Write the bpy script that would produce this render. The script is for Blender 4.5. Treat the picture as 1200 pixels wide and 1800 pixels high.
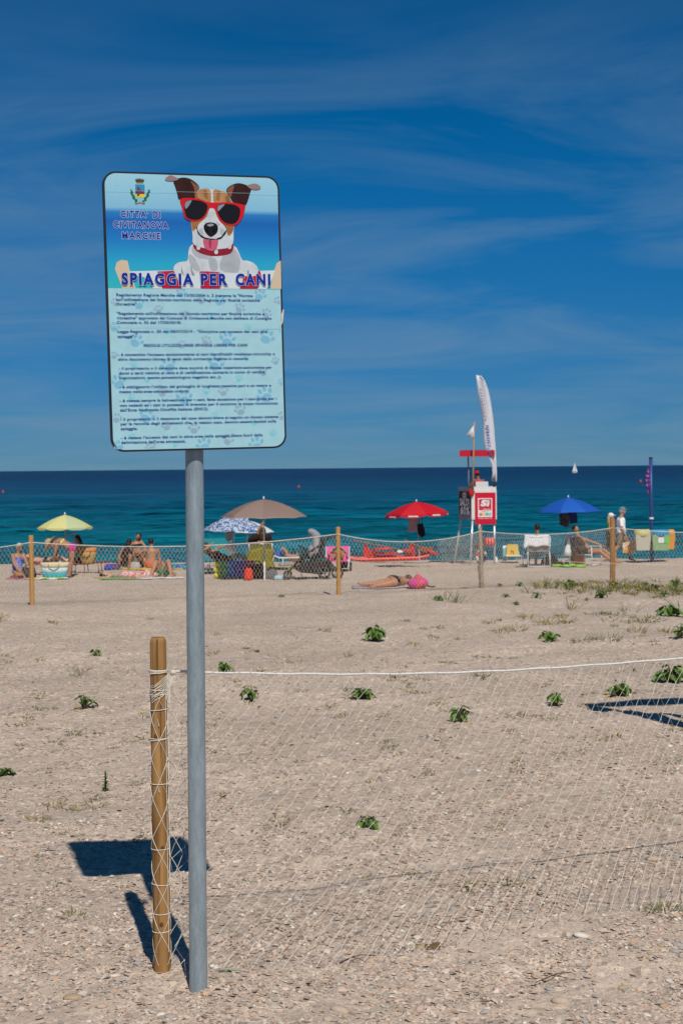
import bpy, bmesh, math, random
import numpy as np
from mathutils import Vector, Matrix

for o in list(bpy.data.objects): bpy.data.objects.remove(o)
SC = bpy.context.scene
COL = SC.collection
random.seed(7)
RNG = np.random.default_rng(7)
R = math.radians

# ------------------------------------------------------------------ camera
F = 2600.0                       # focal length in photo pixels (1800 px tall)
CAMZ = 1.71
cam_d = bpy.data.cameras.new('camera')
cam = bpy.data.objects.new('camera', cam_d); COL.objects.link(cam)
cam_d.sensor_fit = 'VERTICAL'; cam_d.sensor_height = 36.0; cam_d.sensor_width = 24.0
cam_d.lens = 36.0 * F / 1800.0
cam_d.clip_start = 0.1; cam_d.clip_end = 60000
CM = Matrix.Rotation(math.pi / 2 - math.atan(77.5 / F), 3, 'X') @ Matrix.Rotation(R(-0.525), 3, 'Z')
cam.matrix_world = Matrix.Translation((0, 0, CAMZ)) @ CM.to_4x4()
cam_d.dof.use_dof = True; cam_d.dof.focus_distance = 5.3; cam_d.dof.aperture_fstop = 11.0
SC.camera = cam

# ------------------------------------------------------------------ sun and sky
SUNV = Vector((0.25, -1.0, 1.15)).normalized()        # towards the sun
SUN_EL = math.asin(SUNV.z); SUN_AZ = math.atan2(SUNV.x, SUNV.y)
sd = bpy.data.lights.new('sun', 'SUN'); sd.energy = 3.85; sd.angle = R(0.55); sd.color = (1.0, 0.94, 0.85)
sun = bpy.data.objects.new('sun', sd); COL.objects.link(sun)
sun.rotation_euler = (-SUNV).to_track_quat('-Z', 'Y').to_euler()
W = bpy.data.worlds.new('World'); SC.world = W; W.use_nodes = True
nt = W.node_tree; nt.nodes.clear()
def wn(t, **k):
    n = nt.nodes.new(t)
    for a, b in k.items(): setattr(n, a, b)
    return n
sky = wn('ShaderNodeTexSky', sky_type='NISHITA', sun_disc=False, sun_elevation=SUN_EL, sun_rotation=SUN_AZ,
         altitude=0.0, air_density=0.5, dust_density=0.0, ozone_density=8.0)
hs = wn('ShaderNodeHueSaturation'); hs.inputs['Saturation'].default_value = 1.25
nt.links.new(sky.outputs[0], hs.inputs['Color'])
tc = wn('ShaderNodeTexCoord')
sx = wn('ShaderNodeSeparateXYZ'); nt.links.new(tc.outputs['Generated'], sx.inputs[0])
# clear dry air: the brightening towards the horizon is held back all the way round
hz = wn('ShaderNodeMapRange', interpolation_type='SMOOTHERSTEP'); hz.inputs[1].default_value = -0.16; hz.inputs[2].default_value = 0.28; nt.links.new(sx.outputs[2], hz.inputs[0])
hm = wn('ShaderNodeMix', data_type='RGBA'); nt.links.new(hz.outputs[0], hm.inputs[0]); hm.inputs[6].default_value = (0.09, 0.155, 0.32, 1); hm.inputs[7].default_value = (1, 1, 1, 1)
hm.inputs[7].default_value = (0.84, 1.18, 1.0, 1)
hx = wn('ShaderNodeMix', data_type='RGBA', blend_type='MULTIPLY'); hx.inputs[0].default_value = 1; nt.links.new(hs.outputs[0], hx.inputs[6]); nt.links.new(hm.outputs[2], hx.inputs[7])
zz = wn('ShaderNodeMath', operation='ADD'); nt.links.new(sx.outputs[2], zz.inputs[0]); zz.inputs[1].default_value = 0.12
zm = wn('ShaderNodeMath', operation='MAXIMUM'); nt.links.new(zz.outputs[0], zm.inputs[0]); zm.inputs[1].default_value = 0.05
dx = wn('ShaderNodeMath', operation='DIVIDE'); nt.links.new(sx.outputs[0], dx.inputs[0]); nt.links.new(zm.outputs[0], dx.inputs[1])
dy = wn('ShaderNodeMath', operation='DIVIDE'); nt.links.new(sx.outputs[1], dy.inputs[0]); nt.links.new(zm.outputs[0], dy.inputs[1])
cx = wn('ShaderNodeCombineXYZ'); nt.links.new(dx.outputs[0], cx.inputs[0]); nt.links.new(dy.outputs[0], cx.inputs[1])
mp = wn('ShaderNodeMapping'); nt.links.new(cx.outputs[0], mp.inputs[0])
mp.inputs['Rotation'].default_value = (0, 0, R(28)); mp.inputs['Scale'].default_value = (0.8, 1.15, 1); mp.inputs['Location'].default_value = (3.1, 2.45, 0)
n1 = wn('ShaderNodeTexNoise'); n1.inputs['Scale'].default_value = 1.1; n1.inputs['Detail'].default_value = 9; n1.inputs['Roughness'].default_value = 0.58; n1.inputs['Distortion'].default_value = 0.9
nt.links.new(mp.outputs[0], n1.inputs[0])
cr = wn('ShaderNodeMapRange'); cr.inputs[1].default_value = 0.38; cr.inputs[2].default_value = 0.78; cr.inputs[3].default_value = 0.0; cr.inputs[4].default_value = 0.62
nt.links.new(n1.outputs[0], cr.inputs[0])
mx = wn('ShaderNodeMix', data_type='RGBA'); # the thin cloud sheet frays out higher up
cf = wn('ShaderNodeMapRange', interpolation_type='SMOOTHSTEP'); cf.inputs[1].default_value = 0.20; cf.inputs[2].default_value = 0.31; cf.inputs[3].default_value = 1.0; cf.inputs[4].default_value = 0.22; nt.links.new(sx.outputs[2], cf.inputs[0])
cl = wn('ShaderNodeMath', operation='MULTIPLY'); nt.links.new(cr.outputs[0], cl.inputs[0]); nt.links.new(cf.outputs[0], cl.inputs[1])
nt.links.new(cl.outputs[0], mx.inputs[0]); nt.links.new(hx.outputs[2], mx.inputs[6])
mx.inputs[7].default_value = (2.3, 3.9, 5.6, 1)
bg = wn('ShaderNodeBackground'); bg.inputs['Strength'].default_value = 0.072
nt.links.new(mx.outputs[2], bg.inputs['Color'])
wo = wn('ShaderNodeOutputWorld'); nt.links.new(bg.outputs[0], wo.inputs[0])
vs = SC.view_settings; vs.view_transform = 'Standard'; vs.look = 'None'; vs.exposure = 0.0; vs.gamma = 1.0; vs.use_curve_mapping = False

# ------------------------------------------------------------------ helpers
def nodes_mat(name):
    m = bpy.data.materials.new(name); m.use_nodes = True
    return m, m.node_tree, m.node_tree.nodes['Principled BSDF']
_M = {}
def mat(name, col, rough=0.6, spec=0.3, var=0.12, scale=25.0, metal=0.0, bump=0.0, bscale=60.0, sheen=0.0):
    """plain procedural material: a colour with a little uneven wear"""
    if name in _M: return _M[name]
    m, t, b = nodes_mat(name)
    tcn = t.nodes.new('ShaderNodeTexCoord'); nz = t.nodes.new('ShaderNodeTexNoise')
    nz.inputs['Scale'].default_value = scale; nz.inputs['Detail'].default_value = 5
    t.links.new(tcn.outputs['Object'], nz.inputs['Vector'])
    mr = t.nodes.new('ShaderNodeMapRange'); mr.inputs[1].default_value = 0.25; mr.inputs[2].default_value = 0.75
    mr.inputs[3].default_value = 1 - var; mr.inputs[4].default_value = 1 + var
    t.links.new(nz.outputs[0], mr.inputs[0])
    mu = t.nodes.new('ShaderNodeMix'); mu.data_type = 'RGBA'; mu.blend_type = 'MULTIPLY'; mu.inputs[0].default_value = 1
    mu.inputs[6].default_value = (*col, 1); t.links.new(mr.outputs[0], mu.inputs[7])
    t.links.new(mu.outputs[2], b.inputs['Base Color'])
    b.inputs['Roughness'].default_value = rough; b.inputs['Specular IOR Level'].default_value = spec; b.inputs['Metallic'].default_value = metal
    if bump:
        bn = t.nodes.new('ShaderNodeTexNoise'); bn.inputs['Scale'].default_value = bscale; bn.inputs['Detail'].default_value = 4
        t.links.new(tcn.outputs['Object'], bn.inputs['Vector'])
        bp = t.nodes.new('ShaderNodeBump'); bp.inputs['Strength'].default_value = bump; bp.inputs['Distance'].default_value = 0.02
        t.links.new(bn.outputs[0], bp.inputs['Height']); t.links.new(bp.outputs[0], b.inputs['Normal'])
    _M[name] = m
    return m
def vcol_mat(name, rough=0.8, spec=0.15, attr='tint', trans=0.0):
    m, t, b = nodes_mat(name)
    a = t.nodes.new('ShaderNodeAttribute'); a.attribute_name = attr
    t.links.new(a.outputs['Color'], b.inputs['Base Color'])
    b.inputs['Roughness'].default_value = rough; b.inputs['Specular IOR Level'].default_value = spec
    return m

def frame(d):
    d = Vector(d).normalized()
    a = Vector((0, 0, 1)) if abs(d.z) < 0.9 else Vector((1, 0, 0))
    u = a.cross(d).normalized(); return u, d.cross(u)

class MB:
    """collects shapes for ONE mesh"""
    def __init__(s): s.v = []; s.f = []
    def add(s, vs, fs):
        o = len(s.v); s.v += [tuple(p) for p in vs]; s.f += [tuple(i + o for i in f) for f in fs]; return s
    def box(s, c, d, rz=0.0, m=None):
        hx, hy, hz = d[0] / 2, d[1] / 2, d[2] / 2
        rm = Matrix.Rotation(rz, 3, 'Z') if m is None else m
        vs = [Vector(c) + rm @ Vector((x * hx, y * hy, z * hz)) for z in (-1, 1) for (x, y) in ((-1, -1), (1, -1), (1, 1), (-1, 1))]
        return s.add(vs, [(3, 2, 1, 0), (4, 5, 6, 7), (0, 1, 5, 4), (1, 2, 6, 5), (2, 3, 7, 6), (3, 0, 4, 7)])
    def tube(s, pts, r, n=8, caps=True, flat=1.0, side=None):
        pts = [Vector(p) for p in pts]; k = len(pts)
        rs = list(r) if hasattr(r, '__len__') else [r] * k
        vs = []; fs = []; u = None
        for i, p in enumerate(pts):
            d = (pts[min(i + 1, k - 1)] - pts[max(i - 1, 0)])
            if d.length < 1e-9: d = Vector((0, 0, 1))
            d.normalize()
            if u is None:
                u = Vector(side) if side is not None else frame(d)[0]
            elif side is not None: u = Vector(side)
            u = (u - d * u.dot(d))
            if u.length < 1e-6: u = frame(d)[0]
            u.normalize(); w = d.cross(u)
            for j in range(n):
                a = 2 * math.pi * j / n
                q = rs[i] if not isinstance(rs[i], tuple) else None
                if q is None: rx, ry = rs[i]
                else: rx, ry = q, q * flat
                vs.append(p + u * math.cos(a) * rx + w * math.sin(a) * ry)
        for i in range(k - 1):
            for j in range(n):
                a, b = i * n + j, i * n + (j + 1) % n
                fs.append((a, b, b + n, a + n))
        if caps:
            fs.append(tuple(reversed(range(n)))); fs.append(tuple(range((k - 1) * n, k * n)))
        return s.add(vs, fs)
    def ball(s, c, r, seg=12, ring=8, m=None):
        rx, ry, rz = r if hasattr(r, '__len__') else (r, r, r)
        c = Vector(c); m = m or Matrix.Identity(3); vs = [c + m @ Vector((0, 0, rz))]
        for i in range(1, ring):
            th = math.pi * i / ring
            for j in range(seg):
                ph = 2 * math.pi * j / seg
                vs.append(c + m @ Vector((rx * math.sin(th) * math.cos(ph), ry * math.sin(th) * math.sin(ph), rz * math.cos(th))))
        vs.append(c - m @ Vector((0, 0, rz))); L = len(vs) - 1; fs = []
        for j in range(seg):
            fs.append((0, 1 + j, 1 + (j + 1) % seg)); b = 1 + (ring - 2) * seg
            fs.append((L, b + (j + 1) % seg, b + j))
        for i in range(ring - 2):
            for j in range(seg):
                a = 1 + i * seg + j; b = 1 + i * seg + (j + 1) % seg
                fs.append((a, a + seg, b + seg, b))
        return s.add(vs, fs)
    def lathe(s, prof, n=16, c=(0, 0, 0)):
        vs = []; fs = []; k = len(prof); c = Vector(c)
        for r, z in prof:
            for j in range(n):
                a = 2 * math.pi * j / n; vs.append(c + Vector((r * math.cos(a), r * math.sin(a), z)))
        for i in range(k - 1):
            for j in range(n):
                a, b = i * n + j, i * n + (j + 1) % n; fs.append((a, b, b + n, a + n))
        fs.append(tuple(reversed(range(n)))); fs.append(tuple(range((k - 1) * n, k * n)))
        return s.add(vs, fs)
    def prism(s, poly, y0, y1):
        """outline in the xz plane, thickness along y"""
        n = len(poly); vs = [(x, y0, z) for x, z in poly] + [(x, y1, z) for x, z in poly]
        fs = [tuple(range(n)), tuple(reversed(range(n, 2 * n)))] + [(i, i + n, (i + 1) % n + n, (i + 1) % n) for i in range(n)]
        return s.add(vs, fs)
    def sheet(s, poly, y):
        return s.add([(x, y, z) for x, z in poly], [tuple(range(len(poly)))])
    def mesh(s, name, smooth=False, fix=True):
        me = bpy.data.meshes.new(name); me.from_pydata(s.v, [], s.f); me.update()
        if fix:
            b = bmesh.new(); b.from_mesh(me); bmesh.ops.recalc_face_normals(b, faces=b.faces); b.to_mesh(me); b.free()
        if smooth: me.polygons.foreach_set('use_smooth', [True] * len(me.polygons))
        return me
    def build(s, name, m, parent=None, smooth=False, fix=True):
        return link(name, s.mesh(name, smooth, fix), m, parent)

def link(name, me, m=None, parent=None):
    if m is not None and not me.materials: me.materials.append(m)
    o = bpy.data.objects.new(name, me); COL.objects.link(o)
    if parent is not None: o.parent = parent
    return o
def tag(o, label=None, cat=None, group=None, kind=None):
    if label: o['label'] = label
    if cat: o['category'] = cat
    if group: o['group'] = group
    if kind: o['kind'] = kind
    return o
def thing(name, label, cat, loc, rz=0.0, group=None):
    o = bpy.data.objects.new(name, None); COL.objects.link(o); o.empty_display_size = 0.1
    o.location = loc; o.rotation_euler = (0, 0, rz)
    return tag(o, label, cat, group)

# ------------------------------------------------------------------ the lie of the land
PD = np.array([-60, 0, 5, 12, 18, 22, 25, 28, 32, 36, 39, 43, 48, 52, 56, 60, 64, 72, 90.])
PZ = CAMZ - np.array([1.70, 1.70, 1.71, 1.85, 1.98, 2.06, 2.14, 2.25, 2.49, 2.74, 2.89, 2.98, 3.12, 3.30, 3.56, 3.9, 4.4, 5.2, 6.5])
def waves(seed, n, lo, hi):
    g = np.random.default_rng(seed); a = g.uniform(0, 2 * np.pi, n); k = 2 * np.pi / g.uniform(lo, hi, n)
    return np.cos(a) * k, np.sin(a) * k, g.uniform(0, 2 * np.pi, n)
WV = [(waves(1, 12, 0.18, 0.6), 0.0052), (waves(2, 10, 0.8, 2.0), 0.011), (waves(3, 8, 3, 8), 0.022)]
def zg(x, y):
    x = np.asarray(x, float); y = np.asarray(y, float)
    z = np.interp(y, PD, PZ)
    for (kx, ky, ph), amp in WV:
        for i in range(len(kx)): z = z + amp / 2.2 * np.sin(kx[i] * x + ky[i] * y + ph[i])
    for (hx, hy, a, w) in ((-0.48, 4.86, 0.012, 0.08), (-0.61, 5.02, 0.022, 0.08), (-0.55, 4.98, 0.012, 0.16)):   # sand heaped round the pole and post
        z = z + a * np.exp(-((x - hx) ** 2 + (y - hy) ** 2) / (2 * w * w))
    return z
TT = np.geomspace(2, 70, 2600)
def ray(px, py): return CM @ Vector(((px - 600) / F, -(py - 900) / F, -1.0))
def gp(px, py, lift=0.0):
    """the place on the sand that stands at this point of the photograph"""
    d = ray(px, py); hit = np.nonzero(CAMZ + d.z * TT <= zg(d.x * TT, d.y * TT))[0]
    t = float(TT[hit[0]]) if len(hit) else 56.0
    return Vector((d.x * t, d.y * t, float(zg(d.x * t, d.y * t)) + lift))
def gd(px, dist, lift=0.0):
    """the sand at a given distance along this column"""
    d = ray(px, 900); x = d.x / d.y * dist
    return Vector((x, dist, float(zg(x, dist)) + lift))
def pt(px, py, dist):
    d = ray(px, py); return Vector((0, 0, CAMZ)) + d * (dist / d.y)

def sand_material():
    m, t, b = nodes_mat('shell_sand')
    tcn = t.nodes.new('ShaderNodeTexCoord')
    def vor(sc, feat='F1'):
        v = t.nodes.new('ShaderNodeTexVoronoi'); v.inputs['Scale'].default_value = sc; v.feature = feat
        t.links.new(tcn.outputs['Object'], v.inputs['Vector']); return v
    def ramp(src, stops):
        r = t.nodes.new('ShaderNodeValToRGB'); e = r.color_ramp.elements
        while len(e) < len(stops): e.new(0.5)
        for i, (p, c) in enumerate(stops): e[i].position = p; e[i].color = (*c, 1)
        t.links.new(src, r.inputs[0]); return r
    pal = [(0.0, (0.38, 0.31, 0.25)), (0.14, (0.54, 0.445, 0.355)), (0.35, (0.63, 0.505, 0.40)), (0.5, (0.62, 0.465, 0.36)),
           (0.66, (0.68, 0.565, 0.455)), (0.8, (0.53, 0.47, 0.405)), (0.92, (0.72, 0.64, 0.54)), (1.0, (0.47, 0.29, 0.19))]
    v1 = vor(95); v2 = vor(260)
    s1 = t.nodes.new('ShaderNodeSeparateColor'); t.links.new(v1.outputs['Color'], s1.inputs[0])
    s2 = t.nodes.new('ShaderNodeSeparateColor'); t.links.new(v2.outputs['Color'], s2.inputs[0])
    r1 = ramp(s1.outputs[0], pal); r2 = ramp(s2.outputs[1], pal)
    nz = t.nodes.new('ShaderNodeTexNoise'); nz.inputs['Scale'].default_value = 5; nz.inputs['Detail'].default_value = 8
    t.links.new(tcn.outputs['Object'], nz.inputs['Vector'])
    fr = t.nodes.new('ShaderNodeMapRange'); fr.inputs[1].default_value = 0.4; fr.inputs[2].default_value = 0.6; fr.inputs[3].default_value = 0.25; fr.inputs[4].default_value = 0.85
    t.links.new(nz.outputs[0], fr.inputs[0])
    mx = t.nodes.new('ShaderNodeMix'); mx.data_type = 'RGBA'; t.links.new(fr.outputs[0], mx.inputs[0])
    t.links.new(r1.outputs[0], mx.inputs[6]); t.links.new(r2.outputs[0], mx.inputs[7])
    n2 = t.nodes.new('ShaderNodeTexNoise'); n2.inputs['Scale'].default_value = 0.55; n2.inputs['Detail'].default_value = 6
    t.links.new(tcn.outputs['Object'], n2.inputs['Vector'])
    f2 = t.nodes.new('ShaderNodeMapRange'); f2.inputs[1].default_value = 0.3; f2.inputs[2].default_value = 0.7; f2.inputs[3].default_value = 0.86; f2.inputs[4].default_value = 1.10
    t.links.new(n2.outputs[0], f2.inputs[0])
    m2 = t.nodes.new('ShaderNodeMix'); m2.data_type = 'RGBA'; m2.blend_type = 'MULTIPLY'; m2.inputs[0].default_value = 1
    t.links.new(mx.outputs[2], m2.inputs[6]); t.links.new(f2.outputs[0], m2.inputs[7])
    v3 = vor(34); s3 = t.nodes.new('ShaderNodeSeparateColor'); t.links.new(v3.outputs['Color'], s3.inputs[0])
    r3 = ramp(s3.outputs[2], [(0.0, (.62, .60, .58)), (.14, (.95, .95, .95)), (.8, (1.04, 1.02, 1.0)), (.93, (1.3, 1.28, 1.25))])
    m3 = t.nodes.new('ShaderNodeMix'); m3.data_type = 'RGBA'; m3.blend_type = 'MULTIPLY'; m3.inputs[0].default_value = 1
    t.links.new(m2.outputs[2], m3.inputs[6]); t.links.new(r3.outputs[0], m3.inputs[7])
    t.links.new(m3.outputs[2], b.inputs['Base Color'])
    b.inputs['Roughness'].default_value = 0.9; b.inputs['Specular IOR Level'].default_value = 0.12
    ad = t.nodes.new('ShaderNodeMath'); ad.operation = 'ADD'; t.links.new(s1.outputs[1], ad.inputs[0]); t.links.new(s2.outputs[0], ad.inputs[1])
    bp = t.nodes.new('ShaderNodeBump'); bp.inputs['Strength'].default_value = 0.55; bp.inputs['Distance'].default_value = 0.006
    t.links.new(ad.outputs[0], bp.inputs['Height'])
    n3 = t.nodes.new('ShaderNodeTexNoise'); n3.inputs['Scale'].default_value = 9; n3.inputs['Detail'].default_value = 8; n3.inputs['Roughness'].default_value = 0.65
    t.links.new(tcn.outputs['Object'], n3.inputs['Vector'])
    b2 = t.nodes.new('ShaderNodeBump'); b2.inputs['Strength'].default_value = 0.6; b2.inputs['Distance'].default_value = 0.05
    t.links.new(n3.outputs[0], b2.inputs['Height']); t.links.new(bp.outputs[0], b2.inputs['Normal'])
    t.links.new(b2.outputs[0], b.inputs['Normal'])
    return m

# ------------------------------------------------------------------ beach
def make_beach():
    ys = np.concatenate([np.linspace(-25, 2.5, 30, endpoint=False), np.geomspace(2.5, 20, 420, endpoint=False), np.geomspace(20, 90, 170)])
    s = np.linspace(-1, 1, 341); s = np.sign(s) * (0.35 * np.abs(s) + 0.65 * np.abs(s) ** 3)
    yy, ss = np.meshgrid(ys, s, indexing='ij')
    xx = ss * (9 + 0.9 * np.maximum(yy, 0)) * 1.6
    z = zg(xx, yy)
    ny, nx = xx.shape
    v = np.stack([xx, yy, z], -1).reshape(-1, 3)
    i = np.arange(ny * nx).reshape(ny, nx)
    f = np.stack([i[:-1, :-1], i[:-1, 1:], i[1:, 1:], i[1:, :-1]], -1).reshape(-1, 4)
    me = bpy.data.meshes.new('beach'); me.vertices.add(len(v)); me.vertices.foreach_set('co', v.ravel())
    me.loops.add(f.size); me.loops.foreach_set('vertex_index', f.ravel().astype(np.int32))
    me.polygons.add(len(f)); me.polygons.foreach_set('loop_start', np.arange(0, f.size, 4, dtype=np.int32))
    me.update(calc_edges=True); me.polygons.foreach_set('use_smooth', np.ones(len(f), bool))
    return tag(link('beach', me, sand_material()), 'pale shell sand beach sloping down to the water', 'beach', kind='structure')
beach = make_beach()

PALETTE = np.array([(.66, .56, .47), (.57, .46, .37), (.61, .46, .37), (.60, .40, .27), (.46, .44, .41), (.74, .69, .61), (.30, .26, .22), (.62, .53, .45), (.53, .44, .36)])
PALW = np.array([.19, .20, .17, .06, .08, .045, .025, .14, .09])
def shards(N):
    """broken shells strewn over the near sand, thinning out with distance"""
    g = RNG
    y = 1.0 / g.uniform(1 / 17.0, 1 / 3.4, N)
    x = g.uniform(-1, 1, N) * (0.31 * y + 0.35)
    (kx, ky, ph) = waves(8, 9, 0.25, 1.3); pat = sum(np.sin(kx[i] * x + ky[i] * y + ph[i]) for i in range(9)) / 3
    keep = g.random(N) < np.clip(0.62 + 0.45 * pat, 0.12, 1.0); x = x[keep]; y = y[keep]; N = len(x)      # shells lie in drifts
    r = 0.0049 * np.exp(g.normal(0, 0.45, N)) * (1 + 0.045 * y)
    big = g.random(N) < 0.015; r[big] *= 1.8
    r = np.minimum(r, 0.018)
    K = 6; th = g.uniform(0, 2 * np.pi, N)[:, None] + np.arange(K) * 2 * np.pi / K + g.uniform(-.35, .35, (N, K))
    asp = g.uniform(0.45, 1.0, N)[:, None]; rr = r[:, None] * g.uniform(0.65, 1.15, (N, K))
    ph = g.uniform(0, 2 * np.pi, N)[:, None]
    lx = np.cos(th) * rr; ly = np.sin(th) * rr * asp
    X = lx * np.cos(ph) - ly * np.sin(ph); Y = lx * np.sin(ph) + ly * np.cos(ph)
    tx = g.normal(0, 0.22, N)[:, None]; ty = g.normal(0, 0.22, N)[:, None]
    base = zg(x, y) + r * g.uniform(0.0, 0.3, N)
    Z = X * tx + Y * ty
    V = np.empty((N, K + 1, 3))
    V[:, :K, 0] = x[:, None] + X; V[:, :K, 1] = y[:, None] + Y; V[:, :K, 2] = base[:, None] + Z
    V[:, K, 0] = x; V[:, K, 1] = y; V[:, K, 2] = base + r * g.uniform(0.12, 0.5, N)
    i0 = (np.arange(N) * (K + 1))[:, None]; a = np.arange(K)
    T = np.stack([i0 + a, i0 + (a + 1) % K, np.broadcast_to(i0 + K, (N, K))], -1).reshape(-1, 3)
    me = bpy.data.meshes.new('shell_fragments'); me.vertices.add(N * (K + 1)); me.vertices.foreach_set('co', V.ravel())
    me.loops.add(T.size); me.loops.foreach_set('vertex_index', T.ravel().astype(np.int32))
    me.polygons.add(len(T)); me.polygons.foreach_set('loop_start', np.arange(0, T.size, 3, dtype=np.int32)); me.update(calc_edges=True)
    c = PALETTE[g.choice(len(PALETTE), N, p=PALW)] * g.uniform(0.70, 1.08, (N, 1)) * np.array([1.02, .99, .96])
    cc = np.ones((N, K + 1, 4)); cc[:, :, :3] = c[:, None, :]
    at = me.color_attributes.new('tint', 'FLOAT_COLOR', 'POINT'); at.data.foreach_set('color', cc.ravel())
    return tag(link('shell_fragments', me, vcol_mat('shell', 0.7, 0.25), beach), 'broken shells strewn over the near sand', kind='stuff')
shards(230000)

def pebbles():
    metas = []
    for k in range(7):
        b = MB(); b.ball((0, 0, 0), (1, random.uniform(.55, .9), random.uniform(.28, .5)), 12, 7)
        g = random.Random(k); ax = [(g.uniform(-2, 2), g.uniform(-2, 2), g.uniform(0, 6)) for _ in range(4)]
        b.v = [tuple(c * (1 + 0.09 * sum(math.sin(a[0] * x + a[1] * y + a[2]) for a in ax)) for c in (x, y, z)) for x, y, z in b.v]
        metas.append(b)
    cols = [('pebble_white', (.66, .61, .54)), ('pebble_grey', (.36, .34, .32)), ('pebble_tan', (.48, .38, .29)), ('pebble_pink', (.5, .37, .31)), ('pebble_ochre', (.42, .31, .19))]
    meshes = {}
    def put(x, y, r, k, c, rz, sink=0.25):
        if (k, c) not in meshes:
            me = metas[k].mesh('pebble', True); me.materials.append(mat(cols[c][0], cols[c][1], 0.75, 0.3, 0.14, 6.0, bump=0.1, bscale=5)); meshes[(k, c)] = me
        o = link('pebble', meshes[(k, c)], None, beach)
        o.location = (x, y, float(zg(x, y)) + r * 0.12); o.scale = (r, r, r); o.rotation_euler = (random.uniform(-.2, .2), random.uniform(-.2, .2), rz)
    named = [(720, 1660, 9, 0), (1022, 1647, 14, 0), (593, 1688, 10, 1), (595, 1778, 17, 2), (748, 1722, 8, 3), (655, 1657, 8, 2), (905, 1718, 8, 0),
             (1093, 1738, 10, 4), (340, 1738, 7, 3), (355, 1733, 7, 3), (128, 1756, 18, 4), (200, 1717, 10, 0), (430, 1747, 10, 3), (180, 1770, 11, 2), (282, 1785, 8, 0),
             (243, 1694, 8, 1), (1150, 1512, 15, 2), (380, 1702, 6, 0), (408, 1743, 6, 1), (1190, 1663, 12, 1), (965, 1740, 10, 1), (982, 1762, 16, 2), (740, 1667, 12, 4), (1165, 1770, 9, 4)]
    for px, py, w, c in named:
        p = gp(px, py); put(p.x, p.y, w / F * p.y, random.randrange(7), c, random.uniform(-.5, .5))
    for _ in range(250):
        y = 1 / random.uniform(1 / 9.0, 1 / 3.9); x = random.uniform(-1, 1) * (.27 * y + .1)
        if abs(x + .48) < .06 and abs(y - 4.88) < .08: continue
        put(x, y, random.choice([.008, .010, .012, .013, .016, .02]), random.randrange(7), random.choices(range(5), [4, 3, 3, 3, 1])[0], random.uniform(0, 6))
pebbles()

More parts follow.
